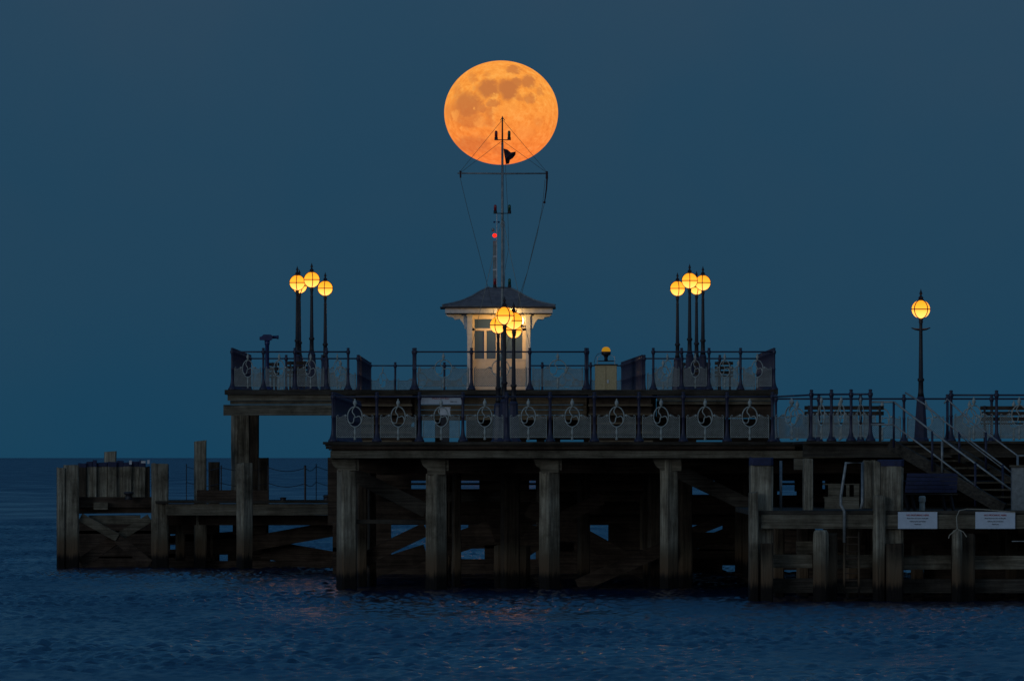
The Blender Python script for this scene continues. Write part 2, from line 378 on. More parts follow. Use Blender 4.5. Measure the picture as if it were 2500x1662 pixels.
mb = MB(); mb.box(X(807, YB)+.02, X(840, YB), YB+.01, 345, ZL-.40, ZL-.07); mb.build('fascia_beam', M_dark, pier)
# joists hanging below the deck
mb = MB()
for i in range(9):
    y = 294+i*5.6; mb.box(X(820, YB), xr, y, y+.3, 2.72-.05*(i % 2), ZL-.07)
mb.build('joists', M_dark, pier)
# upper deck
U = lambda px: X(px, YC)
mb = MB()
mb.box(U(549), U(1899), YC-.35, YD+.4, ZU-.13, ZU)
mb.box(U(845), U(1602), YD+.402, YE+.4, ZU-.13, ZU)
mb.build('upper_deck', M_deck, pier)
for a, b2 in ((556, 865), (1604, 1893)):
    mb = MB(); mb.box(U(a), U(b2), YC-.22, YC-.02, ZU-.30, ZU-.132); mb.box(U(a+6), U(b2-3), YC-.10, YC+.1, ZU-.40, ZU-.302); mb.build('cornice', M_beam, pier)
mb = MB(); mb.box(U(546), U(870), YC-.3, YC+.05, Z(1014, YC), Z(988, YC)); mb.build('cross_beam', M_beam, pier)
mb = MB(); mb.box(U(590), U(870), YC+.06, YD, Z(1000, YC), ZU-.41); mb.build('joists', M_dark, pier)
# raised front of the upper deck: planks in the middle, steps either side
mb = MB()
z = ZU-.135; k = 0
while z > Z(1015, YC):
    zz = z-.14; mb.box(U(1012), U(1432), YC-.05-.012*(k % 2), YC+.1, zz+.008, z); z = zz; k += 1
mb.build('front_boarding', M_wall, pier)
mb = MB(); mb.box(U(1424), U(1602), YC+.3, YC+.5, Z(1016, YC), ZU-.14); mb.build('front_boarding', M_dark, pier)
mb = MB(); mb.box(U(860), U(1018), YC+.3, YC+.5, Z(1016, YC), ZU-.14); mb.build('front_boarding', M_dark, pier)
mb = MB(); mb.box(U(1603), U(1888), YC+.12, YC+.3, Z(1020, YC), ZU-.302); mb.build('front_boarding', M_dark, pier)
mb = MB(); mb.box(U(812), U(868), YC+.12, YC+.3, Z(1030, YC), ZU-.41)
mb.build('front_boarding', M_dark, pier)
for a, b2 in ((869, 1007), (1436, 1592)):
    st = MB(); n = 6
    for i in range(n):
        zt = ZU-.02-(i+1)*.25+.12; y1 = YC-.36-i*.32
        st.box(U(a), U(b2), y1-.34, y1, zt-.055, zt)
    st.build('steps', M_wall, pier)
    st = MB()
    for i in range(n):
        zt = ZU-.02-(i+1)*.25+.12; y1 = YC-.36-i*.32
        st.box(U(a)+.03, U(b2)-.03, y1-.02, y1+.02, zt-.25, zt-.057)
    st.build('risers', M_dark, pier)
# things closing the space beneath the upper deck
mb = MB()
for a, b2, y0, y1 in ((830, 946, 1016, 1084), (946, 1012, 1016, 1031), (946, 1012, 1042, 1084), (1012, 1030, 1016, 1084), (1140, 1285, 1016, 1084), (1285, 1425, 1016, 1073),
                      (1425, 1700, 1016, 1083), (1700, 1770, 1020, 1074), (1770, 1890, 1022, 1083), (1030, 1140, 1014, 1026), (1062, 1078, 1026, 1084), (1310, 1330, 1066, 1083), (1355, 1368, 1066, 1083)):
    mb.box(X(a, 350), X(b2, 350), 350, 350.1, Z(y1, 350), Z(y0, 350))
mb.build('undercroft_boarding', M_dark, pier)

# front piles of the lower deck, with corbelled heads
for a, b2, top, rot in ((822, 870, 1146, .42), (1039, 1091, 1157, .70), (1316, 1367, 1151, .62), (1611, 1656, 1120, .55)):
    pile(pier, a, b2, top, YB+.1, rot=rot, taper=.96)
    c = (a+b2)/2
    mb = MB(); mb.box(X(c-22, YB), X(c+22, YB), YB+.12, YB+.6, Z(top+2, YB), Z(1119, YB))
    mb.prism([(X(c-40, YB), Z(1120, YB)), (X(c-33, YB), Z(1136, YB)), (X(c-20, YB), Z(1147, YB)), (X(c+30, YB), Z(1149, YB)), (X(c+30, YB), Z(1120, YB))], YB+.16, YB+.5)
    mb.build('pile_head', M_beam, pier)
for a, b2 in ((870, 895), (1656, 1690), (1223, 1268), (1104, 1125), (1411, 1440), (1582, 1610), (898, 918), (1570, 1584)):
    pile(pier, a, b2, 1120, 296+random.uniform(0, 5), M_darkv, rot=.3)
pile(pier, 1211, 1290, 1331, 298, M_darkv, rot=0)
for y in (303, 314, 325, 336):
    for x0 in (-3.9, -1.75, .87, 3.65, 6.2, 8.6):
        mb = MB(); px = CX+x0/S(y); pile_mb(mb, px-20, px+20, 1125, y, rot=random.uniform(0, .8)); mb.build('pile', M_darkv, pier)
B = lambda *a, **k: bm(pier, 'brace', M_dark, *a, **k)
Wl = lambda *a, **k: bm(pier, 'waler', M_dark, *a, **k)
# first frame
bm(pier, 'brace', M_deck, 862, 1157, 1040, 1245, 34, 293.2)
bm(pier, 'waler', M_deck, 838, 1273, 1042, 1273, 11, 292.4)
bm(pier, 'waler', M_deck, 1088, 1213, 1262, 1211, 23, 297)
bm(pier, 'brace', M_deck, 1650, 1148, 1835, 1236, 34, 293.4)
bm(pier, 'brace', M_dark, 1630, 1335, 1410, 1430, 34, 296)
bm(pier, 'brace', M_dark, 1366, 1268, 1470, 1215, 30, 297)
bm(pier, 'brace', M_dark, 1040, 1291, 880, 1368, 33, 299)
bm(pier, 'brace', M_dark, 1040, 1348, 885, 1397, 43, 301)
bm(pier, 'brace', M_dark, 1200, 1296, 1060, 1342, 52, 300)
bm(pier, 'brace', M_dark, 1290, 1238, 1610, 1412, 42, 302)
bm(pier, 'brace', M_dark, 1655, 1346, 1780, 1296, 22, 305)
bm(pier, 'brace', M_dark, 1655, 1300, 1790, 1322, 20, 307)
bm(pier, 'brace', M_dark, 1270, 1340, 1350, 1290, 50, 309)
bm(pier, 'brace', M_dark, 1640, 1318, 1768, 1268, 24, 310)
bm(pier, 'brace', M_dark, 1366, 1333, 1402, 1335, 24, 310)
# far frames: rows of walers closing the view in places
for px0, px1, py, wd, Y in ((800, 3300, 1131, 30, 330), (800, 3300, 1159, 27, 333), (800, 3300, 1181, 5, 336), (800, 1004, 1182, 22, 335), (1170, 1292, 1182, 24, 335),
                           (1320, 1684, 1184, 28, 335), (1745, 1905, 1186, 26, 335), (1940, 2008, 1186, 26, 335), (2025, 3300, 1186, 26, 335), (800, 1684, 1209, 32, 337), (1684, 1905, 1224, 34, 337), (1905, 1945, 1226, 34, 337), (1945, 3300, 1209, 32, 337),
                           (800, 3300, 1238, 34, 339), (800, 3300, 1266, 29, 341), (1366, 1399, 1300, 50, 338), (1143, 1294, 1308, 60, 338), (1294, 1318, 1312, 60, 338), (812, 955, 1310, 72, 338),
                           (1485, 1686, 1310, 66, 338), (1764, 1990, 1310, 66, 338), (2010, 2066, 1310, 66, 338), (2090, 3300, 1310, 66, 338), (1400, 1437, 1330, 50, 338), (1686, 1764, 1312, 26, 338), (1706, 1764, 1333, 22, 338), (1764, 3300, 1360, 40, 338),
                           (812, 1686, 1396, 60, 331), (1294, 1318, 1382, 28, 338), (812, 955, 1356, 40, 338), (1183, 1294, 1350, 40, 338), (1318, 1686, 1368, 50, 336), (1686, 1764, 1352, 26, 338), (1686, 1764, 1380, 30, 337), (812, 1690, 1382, 36, 325)):
    bm(pier, 'waler', M_dark, px0, py, px1, py, wd, Y)

# piles under the left wing
pile(pier, 565, 609, 1012, 350, py1=1200, rot=.30)
pile(pier, 603, 631, 1012, 352, M_darkv, rot=.2)
pile(pier, 577, 616, 1131, 345.2, rot=.6)
pile(pier, 1846, 1880, 1016, 352, M_darkv, rot=.2, py1=1110)

# ------------------------------------------------------------------ railings
POST = [(.115, 0), (.115, .035), (.085, .07), (.062, .13), (.045, .20), (.036, .30), (.034, .55), (.046, .57), (.034, .60), (.033, .96), (.048, 1.0), (.060, 1.045), (.048, 1.085), (.028, 1.10), (.042, 1.12), (.040, 1.15), (.01, 1.158)]
tmp = MB(); tmp.lathe(0, 0, 0, POST, 10); po = tmp.build('post', M_iron); ME_POST = po.data; bpy.data.objects.remove(po)
for p in ME_POST.polygons: p.use_smooth = True
def ring_tri(mb, rx, rz, zc, t=.014):
    mb.tube([(rx*math.cos(a), 0, zc+rz*math.sin(a)) for a in [2*math.pi*i/36 for i in range(36)]], t, 6, True)
    for k in range(3):                                               # three bent legs meeting in the middle of the ring
        a0 = R(95+120*k); pts = []
        for i in range(9):
            f = i/8; a = a0+.9*math.sin(f*math.pi)*.75-.1
            pts.append((rx*f*math.cos(a), 0, zc+rz*f*math.sin(a)))
        mb.tube(pts, [t*.95]*9, 5)
    zt = zc+rz
    mb.lathe(0, 0, zt-.01, [(.028, 0), (.018, .03), (.040, .07), (.046, .10), (.034, .14), (.014, .17), (.018, .185), (.003, .20)], 8)
    for s_ in (-1, 1): mb.sphere((s_*(rx+.045), 0, zc+.03), .030, 8, 6)
    zb = zc-rz
    mb.lathe(0, 0, .04, [(.02, 0), (.034, .02), (.018, .06), (.014, .12), (.034, .17), (.020, .22), (.014, max(zb-.04, .23))], 8)
def panel_mesh(Lp, rx, rz, zc=.58, z0=.105, z1=.565):
    mb = MB(); hw = Lp/2-.085; sp = .036; tk = .009
    def inside(x, z):
        if abs(x) > hw or z < z0: return False
        top = z1+max(0, .10-abs(abs(x)-rx-.06)*.9)*.8
        if z > top: return False
        return (x/(rx+.015))**2+((z-zc)/(rz+.015))**2 > 1
    for sgn in (1, -1):
        c = -2.0
        while c < 2.0:
            run = None; x = -hw
            while x <= hw+.013:
                z = sgn*x+c; ok = inside(x, z)
                if ok and run is None: run = x
                if (not ok or x+.0125 > hw+.013) and run is not None:
                    if x-run > .02:
                        mb.beam((run, sgn*.003, sgn*run+c), (x-.0125, sgn*.003, sgn*(x-.0125)+c), .005, .0115)
                    run = None
                x += .0125
            c += sp*1.414
    for s_ in (-1, 1):
        mb.tube([(s_*hw, 0, .07), (s_*hw, 0, z1+.03), (s_*(hw-.02), 0, z1+.055), (s_*(hw-.045), 0, z1+.04)], .012, 6)
        mb.tube([(s_*hw, 0, z1), (s_*(rx+.16), 0, z1), (s_*(rx+.09), 0, z1+.05), (s_*(rx+.03), 0, z1+.06)], .009, 5)
    mb.tube([(-hw, 0, z0), (hw, 0, z0)], .011, 6)
    o = mb.build('panel', M_mesh); me = o.data; bpy.data.objects.remove(o)
    r = MB(); ring_tri(r, rx, rz, zc); o = r.build('ring_ornament', M_lat); mr_ = o.data; bpy.data.objects.remove(o)
    for p in mr_.polygons: p.use_smooth = True
    return me, mr_
P_NARROW = panel_mesh(1.03, .172, .235)
P_WIDE = panel_mesh(1.60, .245, .245)

def railing(label, pts, z, panels=True, ptype=None, bars=False, mat=None, rail_r=.021, group=None, skip=(), posts=True):
    pts = [Vector((x, y, z)) for x, y in pts]
    root = thing('railing', label, 'railing', pts[0], group)
    mid = MB(); mid.tube([p+Vector((0, 0, 1.045)) for p in pts], rail_r, 8); mid.build('top_rail', M_iron, root, True)
    if posts:
        for p in pts: inst(ME_POST, 'post', root, p, random.uniform(0, .3))
    for i in range(len(pts)-1):
        if i in skip: continue
        d = pts[i+1]-pts[i]; a = math.atan2(d.y, d.x); c = (pts[i]+pts[i+1])/2
        if panels:
            me, mr_ = ptype
            pn = inst(me, 'panel', root, c, a); k = d.length/(1.03 if ptype is P_NARROW else 1.60); pn.scale = (k, 1, 1)
            rg = bpy.data.objects.new('ring_ornament', mr_); C.objects.link(rg); rg.parent = pn
        if bars:
            b = MB(); n = max(2, int(d.length/.16))
            for j in range(1, n):
                q = pts[i]+d*j/n; b.tube([q+Vector((0, 0, .05)), q+Vector((0, 0, 1.03))], .012, 5)
            b.tube([pts[i]+Vector((0, 0, .08)), pts[i+1]+Vector((0, 0, .08))], .015, 5)
            b.build('bars', M_iron, root)
    return root
def at(y, *pxs): return [(X(p, y), y) for p in pxs]

railing('navy and pale grey ornamental railing along the front edge of the lower deck', at(YB+.05, 813, 920, 1024, 1130, 1237, 1343, 1451, 1560, 1668, 1775, 1886), ZL, ptype=P_NARROW)
railing('short railing panel turning the corner between front edge and stairs of the lower deck', [(X(1886, 292), 292.0), (X(1981, 283), 283)], ZL, ptype=P_NARROW, posts=False)
railing('railing with three narrow panels seen edge-on left of the stair head', [(X(1981, 281.5), 281.5), (X(2030, 280.8), 280.8), (X(2078, 280.1), 280.1), (X(2125, 279.8), 279.8)], ZL, ptype=P_NARROW)
railing('front railing of the lower deck to the right of the stairs', at(284, *range(2322, 3300, 111)), ZL, ptype=P_NARROW)
railing('rear railing of the lower deck behind the single lamp', at(302, 1894, 1999, 2101, 2207, *range(2313, 3300, 108)), ZL, ptype=P_NARROW)
xe = X(815, YB)
railing('end railing running back from the left corner of the lower deck', [(xe, YB+1.5+i*1.6) for i in range(31)], ZL, panels=False)
railing('front railing across the boarded middle of the upper deck', at(YC, 1014, 1151, 1293.5, 1430), ZU, ptype=P_WIDE)
railing('front railing of the upper deck round the telescope', at(YC, 567, 643, 720, 797, 850), ZU, ptype=P_NARROW)
railing('end railing at the far left of the upper deck', [(U(567), YC+1.4+i*1.35) for i in range(17)], ZU, panels=False, bars=False)
railing('front railing of the upper deck right of the cabinet', at(YC, 1595, 1731-67, 1731, 1808, 1890), ZU, ptype=P_NARROW)
railing('end railing at the far right of the upper deck', [(U(1890), YC+1.4+i*1.35) for i in range(17)], ZU, panels=False)
railing('back railing behind the left lamp cluster', [(x, YD) for x in np.linspace(U(567), U(850), 4)], ZU, ptype=P_NARROW)
railing('back railing behind the right lamp cluster', [(x, YD) for x in np.linspace(U(1595), U(1890), 4)], ZU, ptype=P_NARROW)
railing('back railing of the upper deck behind the white hut', at(YE, 904, 965, 1085, 1204, 1324, 1442, 1519), ZU, ptype=P_WIDE)
railing('slanting side railing between left wing and hut platform', [(X(874, YD)+(X(901, 397)-X(874, YD))*i/16, YD+27.5*i/16) for i in range(17)], ZU, panels=False, bars=True)
railing('slanting side railing between cabinet and right wing', [(X(1568, YD)+(X(1519, 397)-X(1568, YD))*i/16, YD+27.5*i/16) for i in range(17)], ZU, panels=False, bars=True)
for s_, px in ((-1, 1014), (1, 1430)):
    railing('stair-side railing beside the %s steps to the upper deck' % ('left' if s_ < 0 else 'right'), [(U(px)+s_*.05, YC+.4+i*1.0) for i in range(3)], ZU, panels=False)

# ------------------------------------------------------------------ lamps
def make_lamp(arms):
    root = thing('lamp_post', '', 'lamp post', (0, 0, 0), 'globe lamps on the pier')
    b = MB(); b.lathe(0, 0, 0, [(.20, 0), (.20, .06), (.165, .10), (.155, .25), (.135, .55), (.105, .95), (.110, 1.0), (.080, 1.06)], 8, R(22.5)); b.build('base', M_iron, root)
    c = MB(); c.lathe(0, 0, 0, [(.078, 1.06), (.062, 1.15), (.056, 1.40), (.080, 1.43), (.078, 1.47), (.054, 1.49), (.043, 2.30), (.040, 2.58), (.044, 2.62), (.036, 2.66), (.038, 2.75), (.052, 2.80), (.044, 2.83), (.060, 2.875)], 12)
    c.build('column', M_black, root, True)
    if arms:
        a = MB(); a.tube([(-.22, 0, 2.655), (-.13, 0, 2.625), (0, 0, 2.61), (.13, 0, 2.625), (.22, 0, 2.66)], [.010, .022, .03, .022, .010], 8); a.build('ladder_arm', M_black, root, True)
    g = MB(); g.sphere((0, 0, 3.09), .213, 32, 20); g.build('globe', M_globe, root, True)
    k = MB()
    for j in range(2):
        al = R(45)+j*R(90) if arms else R(84)+j*R(90)
        k.tube([(.217*math.cos(al)*math.cos(th), .217*math.sin(al)*math.cos(th), 3.09+.217*math.sin(th)) for th in [2*math.pi*i/36 for i in range(36)]], .0125, 5, True)
    k.tube([(.218*math.cos(th), .218*math.sin(th), 3.09) for th in [2*math.pi*i/36 for i in range(36)]], .0125, 5, True)
    k.build('cage', M_black, root, True)
    f = MB(); f.lathe(0, 0, 3.285, [(.060, 0), (.072, .03), (.050, .05), (.062, .075), (.030, .11), (.018, .14), (.040, .165), (.028, .20), (.010, .25), (.003, .28)], 10); f.build('finial', M_black, root)
    return root
lamp0 = make_lamp(False); lampA = make_lamp(True)
spots = [(725.8, 356.2, ZU, 'lit globe lamp, leftmost of the left cluster', 0), (731, 362.7, ZU, 'lit globe lamp mostly hidden behind the leftmost lamp of the left cluster', .5),
         (761, 350.2, ZU, 'tallest lit globe lamp of the left cluster', .25), (794.1, 368.0, ZU, 'lowest lit globe lamp, rightmost of the left cluster', 0),
         (1683.7, 352.1, ZU, 'tallest lit globe lamp of the right cluster', .12), (1716.1, 356.4, ZU, 'lit globe lamp, rightmost of the right cluster', 0),
         (1700.5, 365.5, ZU, 'lit globe lamp half hidden between two others in the right cluster', .3), (1654, 368.4, ZU, 'lowest lit globe lamp, leftmost of the right cluster', .3),
         (1231.6, 306, ZL, 'nearest and tallest globe lamp in front of the white hut', .72), (1254, 317.6, ZL, 'globe lamp behind and to the right of the tallest lamp by the hut', .18),
         (1216.3, 328, ZL, 'leftmost globe lamp in front of the white hut', -.3), (1254, 341, ZL, 'lowest globe lamp in front of the white hut', .4)]
for i, (px, Y, z, lab, rz) in enumerate(spots):
    o = lamp0 if i == 0 else copy_tree(lamp0)
    o.location = (X(px, Y), Y, z); o.rotation_euler.z = rz; o['label'] = lab
lampA.location = (X(2248.2, 292.9), 292.9, ZL); lampA['label'] = 'single globe lamp with small ladder arms above the stairs'

# ------------------------------------------------------------------ white hut
YH = 375.0
z3 = lambda x, y: (1050+x/4.9, 680+y/4.9)
hx = lambda x: X(1050+x/4.9, YH); hz = lambda y: Z(680+y/4.9, YH)
hut = thing('hut', 'small white signal hut with flared slate roof and warmly lit front', 'hut', (hx(822), YH, ZU))
dep = 1.85
mb = MB(); mb.box(hx(455), hx(1190), YH+.28, YH+.28+dep, ZU, hz(425)); mb.build('wall', M_clad, hut)
for a, b2 in ((445, 505), (1145, 1198)):
    mb = MB(); mb.box(hx(a), hx(b2), YH, YH+.27, ZU, hz(430)); mb.box(hx(a)-.02, hx(b2)+.02, YH-.02, YH+.29, hz(450), hz(420)); mb.box(hx(a)-.02, hx(b2)+.02, YH-.02, YH+.29, ZU, hz(1240)); mb.build('corner_post', M_white, hut)
mb = MB(); y = 975
while y < 1330:
    mb.box(hx(508), hx(1142), YH+.215, YH+.275, hz(y+28), hz(y)); y += 31
mb.build('weatherboarding', M_clad, hut)
mb = MB()
for a, b2, y0, y1 in ((506, 1144, 440, 482), (506, 1144, 594, 622), (506, 1144, 960, 974), (506, 532, 482, 960), (646, 676, 622, 960), (786, 812, 622, 960), (812, 905, 482, 960), (1104, 1144, 482, 960), (985, 1012, 622, 960)):
    mb.box(hx(a), hx(b2), YH+.20, YH+.27, hz(y1), hz(y0))
wf = mb.build('window_frame', M_clad, hut)
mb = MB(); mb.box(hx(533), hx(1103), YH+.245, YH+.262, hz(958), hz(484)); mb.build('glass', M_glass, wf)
mb = MB()                                                            # flared roof
cxh = hx(822); cyh = YH+.28+dep/2-.1
rows = [(0.0, 330), (0, 318)] ; prof = [(137.5, 338), (137.5, 322), (112, 296), (88, 262), (66, 212), (46, 152), (24, 100)]
vs = []; fs = []
for hpx, y in prof:
    r_ = hpx*S(YH); ry = r_*.92
    vs += [(cxh-r_, cyh-ry, hz(y)), (cxh+r_, cyh-ry, hz(y)), (cxh+r_, cyh+ry, hz(y)), (cxh-r_, cyh+ry, hz(y))]
for i in range(len(prof)-1):
    for k in range(4): fs.append((4*i+k, 4*i+(k+1) % 4, 4*i+4+(k+1) % 4, 4*i+4+k))
fs.append((3, 2, 1, 0)); n = 4*(len(prof)-1); fs.append((n, n+1, n+2, n+3)); mb.add(vs, fs); rf = mb.build('roof', M_slate, hut)
mb = MB()
for sx in (-1, 1):
    for sy in (-1, 1): mb.tube([(cxh+sx*h_*S(YH), cyh+sy*h_*S(YH)*.92, hz(y)+.01) for h_, y in prof[1:]], .028, 6)
mb.build('hip_ridges', M_grey, rf)
mb = MB()
for k in range(1, 12):                                               # slate courses
    f = k/12*(len(prof)-2); i = int(f); f -= i; h_ = prof[i+1][0]*(1-f)+prof[i+2][0]*f if i+2 < len(prof) else prof[-1][0]; y = prof[i+1][1]*(1-f)+prof[i+2][1]*f if i+2 < len(prof) else prof[-1][1]
    a = h_*S(YH); b_ = a*.92; mb.tube([(cxh-a, cyh-b_, hz(y)+.004), (cxh+a, cyh-b_, hz(y)+.004), (cxh+a, cyh+b_, hz(y)+.004), (cxh-a, cyh+b_, hz(y)+.004)], .009, 4, True)
mb.build('slate_courses', M_slate, rf)
mb = MB(); r_ = 137.5*S(YH); mb.box(cxh-r_-.07, cxh+r_+.02, cyh-r_*.92-.05, cyh+r_*.92+.05, hz(356), hz(339)); mb.build('gutter', M_black, rf)
mb = MB(); r_ = 131*S(YH); mb.box(cxh-r_, cxh+r_, cyh-r_*.92, cyh+r_*.92, hz(414), hz(357)); mb.build('fascia', M_white, hut)
mb = MB(); r_ = 127*S(YH); mb.box(cxh-r_, cxh+r_, cyh-r_*.90, cyh+r_*.90, hz(428), hz(414)-.002); mb.build('shadow_soffit', M_black, hut)  # black band carries the shadow under the eaves in its colour
for s_ in (-1, 1):
    for yy in (YH+.05, YH+dep):
        mb = MB(); e0 = hx(822)+s_*378/4.9*S(YH)
        k = s_/4.9*S(YH)
        pts = [(e0, hz(430)), (e0+k*260, hz(430)), (e0+k*225, hz(452)), (e0+k*170, hz(462)), (e0+k*150, hz(488)), (e0+k*90, hz(480)), (e0+k*60, hz(520)), (e0+k*38, hz(560)), (e0+k*34, hz(590)), (e0+k*12, hz(600)), (e0+k*2, hz(690)), (e0, hz(700))]
        if s_ < 0: pts = pts[::-1]
        mb.prism(pts, yy, yy+.10); mb.build('eave_bracket', M_white, hut)
bl = MB(); bl.lathe(hx(1100), YH+.12, hz(545), [(.02, 0), (.035, .03), (.045, .12), (.040, .17), (.015, .20)], 10)
lf = bl.build('wall_light', M_bulb, hut, True)
MB().box(hx(1085), hx(1115), YH+.10, YH+.21, hz(570), hz(550)).build('bracket', M_black, lf)
pl = bpy.data.lights.new('wall_light_fill', 'POINT'); pl.energy = 46; pl.color = (1, .55, .16); pl.shadow_soft_size = .05  # added light, set out from the bulb to brighten the whole front
plo = bpy.data.objects.new('wall_light_fill', pl); C.objects.link(plo); plo.parent = hut; plo.location = Vector((hx(930), YH-.55, hz(490)))-hut.location
# roof-top instruments
ins = thing('instrument_pole', 'grey instrument column with red light and thin white pole on the hut roof', 'signal mast', (X(1210, YH+1), YH+1, hz(110)))
mb = MB(); mb.box(X(1203.5, 376), X(1212.6, 376), 375.95, 376.07, Z(702, 376), Z(588, 376)); mb.build('column', M_grey, ins)
mb = MB(); mb.box(X(1203, 376), X(1213.2, 376), 375.93, 376.09, Z(628, 376), Z(624.5, 376)); mb.box(X(1203, 376), X(1213.2, 376), 375.93, 376.09, Z(660, 376), Z(657, 376)); mb.build('clamp', M_white, ins)
mb = MB(); mb.tube([W(1213, 702, 375.9), W(1213, 522, 375.9)], .013, 8); mb.build('pole', M_white, ins)
mb = MB(); mb.sphere(W(1206.7, 542.3, 375.9), .030, 10, 8); mb.sphere(W(1217.7, 542.3, 375.9), .030, 10, 8); mb.tube([W(1206.7, 542.3, 375.9), W(1217.7, 542.3, 375.9)], .006, 5); mb.build('wind_cups', M_tele, ins)
mb = MB(); mb.sphere(W(1203.5, 561, 375.9), .05, 12, 8, 1.2); mb.build('sensor', M_grey, ins)
mb = MB(); mb.sphere(W(1207.6, 575, 375.9), .060, 14, 10); mb.build('red_light', M_redglow, ins, True)

# ------------------------------------------------------------------ flag mast
YM = 349.0; sm = S(YM)
z1 = lambda x, y: W(1000+x/4.611, 120+y/4.611, YM); z2 = lambda x, y: W(1050+x/4.9, 400+y/4.9, YM)
mx_, mtop = X(1226.5, YM), Z(285, YM)
mast = thing('flag_mast', 'tall grey mast with crossyard, stays and signal lights in front of the hut', 'mast', (mx_, YM, ZU))
mb = MB(); mb.tube([(mx_, YM, ZU), (mx_, YM, Z(700, YM)), (mx_, YM, Z(530, YM)), (mx_, YM, Z(348, YM))], [.050, .042, .036, .032], 10); mb.build('pole', M_grey, mast, True)
mb = MB(); mb.tube([(mx_, YM, Z(348, YM)), (mx_, YM, Z(292, YM)), (mx_, YM, Z(290, YM)), (mx_, YM, Z(283.5, YM))], [.024, .020, .030, .004], 8); mb.build('topmast', M_wire, mast, True)
mb = MB(); mb.tube([z1(540, 1398), z1(1048, 1402), z1(1560, 1400)], [.020, .026, .020], 8); mb.build('yard', M_grey, mast, True)
mb = MB()
for a, b2 in (((1046, 795), (565, 1385)), ((1046, 795), (1545, 1385)), ((1040, 1035), (575, 1390)), ((1050, 1035), (1535, 1385))): mb.tube([z1(*a), z1(*b2)], .0055, 5)
mb.tube([z1(1020, 805), z1(1046, 765), z1(1072, 805)], .010, 5)
mb.build('stay', M_wire, mast)
mb = MB()
mb.tube([z2(360, 170), z2(455, 570), z2(600, 1120), z2(690, 1470), W(1205, 760, YM), W(1222, 860, YM)], .0065, 5)
mb.tube([z2(1375, 190), z2(1345, 500), z2(1280, 850), z2(1110, 1500), W(1250, 800, YM), W(1230, 870, YM)], .0065, 5)
mb.tube([z2(1366, 480), z2(1250, 930), z2(1165, 1290), z2(1075, 1560), W(1245, 830, YM)], .0065, 5)
mb.tube([z2(900, 0), z2(930, 590), z2(940, 1000), z2(890, 1300), W(1228, 760, YM)], .0055, 5)
mb.build('halyard', M_wire, mast)
for px in (1151, 1293.5):
    mb = MB(); mb.tube([W(1226.5, 531, YM), Vector((U(px), YC+.05, Z(847, YC)))], .0065, 5); mb.build('shroud', M_rope, mast)
mb = MB(); mb.tube([z2(862, 655), z2(893, 700), z2(893, 1480)], .008, 5); mb.tube([z2(862, 655), z2(843, 720)], .007, 5); mb.build('conduit', M_grey, mast)
mb = MB(); mb.tube([z1(572, 1370), z1(574, 1450)], [.03, .022], 8); mb.tube([z1(1545, 1375), z1(1545, 1460)], [.03, .035], 8); mb.sphere(z2(1368, 462), .035, 8, 6); mb.build('block', M_flag, mast)
mb = MB(); mb.tube([z2(1400, 165), z2(1392, 300), z2(1370, 460)], [.024, .020, .014], 8); mb.build('furled_pennant', M_flag, mast, True)
for yb, yt, xr_, xg in ((342.3, 319.5, 1211.3, 1243), (521.5, 500, 1209.2, 1243.8), (702, 680, 1208.2, 1244)):
    mb = MB(); zb = Z(yb, YM); mb.box(X(xr_-4.3, YM), X(xg+4.3, YM), YM-.07, YM-.045, zb-.008, zb+.016)
    for x in (xr_, xg): mb.lathe(X(x, YM), YM-.06, zb, [(.048, 0), (.048, .075), (.04, .08)], 10)
    br = mb.build('light_bracket', M_black, mast)
    for x, mt, nm in ((xr_, M_redl, 'red_lens'), (xg, M_grnl, 'green_lens')):
        q = MB(); q.lathe(X(x, YM), YM-.06, zb+.08, [(.040, 0), (.041, .12), (.036, Z(yt, YM)-zb-.10), (.02, Z(yt, YM)-zb-.08)], 10); q.build(nm, mt, br, True)
# flag: crumpled cloth
fv = [(1058, 1120), (1100, 1130), (1140, 1165), (1195, 1155), (1192, 1190), (1162, 1230), (1130, 1250), (1120, 1290), (1085, 1297), (1075, 1240), (1062, 1170)]
vs = []; cx0 = sum(a for a, _ in fv)/len(fv); cy0 = sum(b for _, b in fv)/len(fv); fs = []
ctr = z1(cx0, cy0)+Vector((0, -.09, 0)); vs.append(ctr); m_ = len(fv)
for i, (a, b2) in enumerate(fv): p = z1(a, b2); p.y += .10*math.sin(i*1.9); vs.append(p)
for i in range(m_): fs.append((0, 1+i, 1+(i+1) % m_))
fm = MB().add(vs, fs)
ctr2 = [Vector(v)+Vector((0, .015, 0)) for v in vs]; fm.add(ctr2, [f[::-1] for f in fs])
fl = fm.build('flag', M_flag); tag(fl, 'small dark crumpled flag hanging beside the mast against the moon', 'flag')

# ------------------------------------------------------------------ telescope, cabinet, benches on the upper deck
YT = 349.0; q = lambda x, y: W(540+x/3.919, 620+y/3.919, YT)
tel = thing('telescope', 'navy coin telescope on a stand above the left railing', 'telescope', (q(440, 0).x, YT, ZU))
mb = MB(); mb.lathe(q(440, 0).x, YT, ZU, [(.16, 0), (.15, .05), (.07, .12), (.058, .3), (.055, 1.25), (.07, 1.28), (.075, q(0, 826).z-ZU)], 12); mb.build('stand', M_tele, tel, True)
mb = MB(); zc = (q(0, 770).z+q(0, 828).z)/2; hh = q(0, 770).z-q(0, 828).z
x0, x1 = q(395, 0).x, q(485, 0).x
mb.prism([(x0-.08, zc-hh*.42), (x1-.02, zc-hh*.5), (x1+.02, zc-hh*.2), (x1+.02, zc+hh*.25), (x1-.03, zc+hh*.5), (x0+.03, zc+hh*.5), (x0-.02, zc+hh*.2), (x0-.08, zc+hh*.1)], YT-.09, YT+.09); hd = mb.build('head', M_tele, tel)
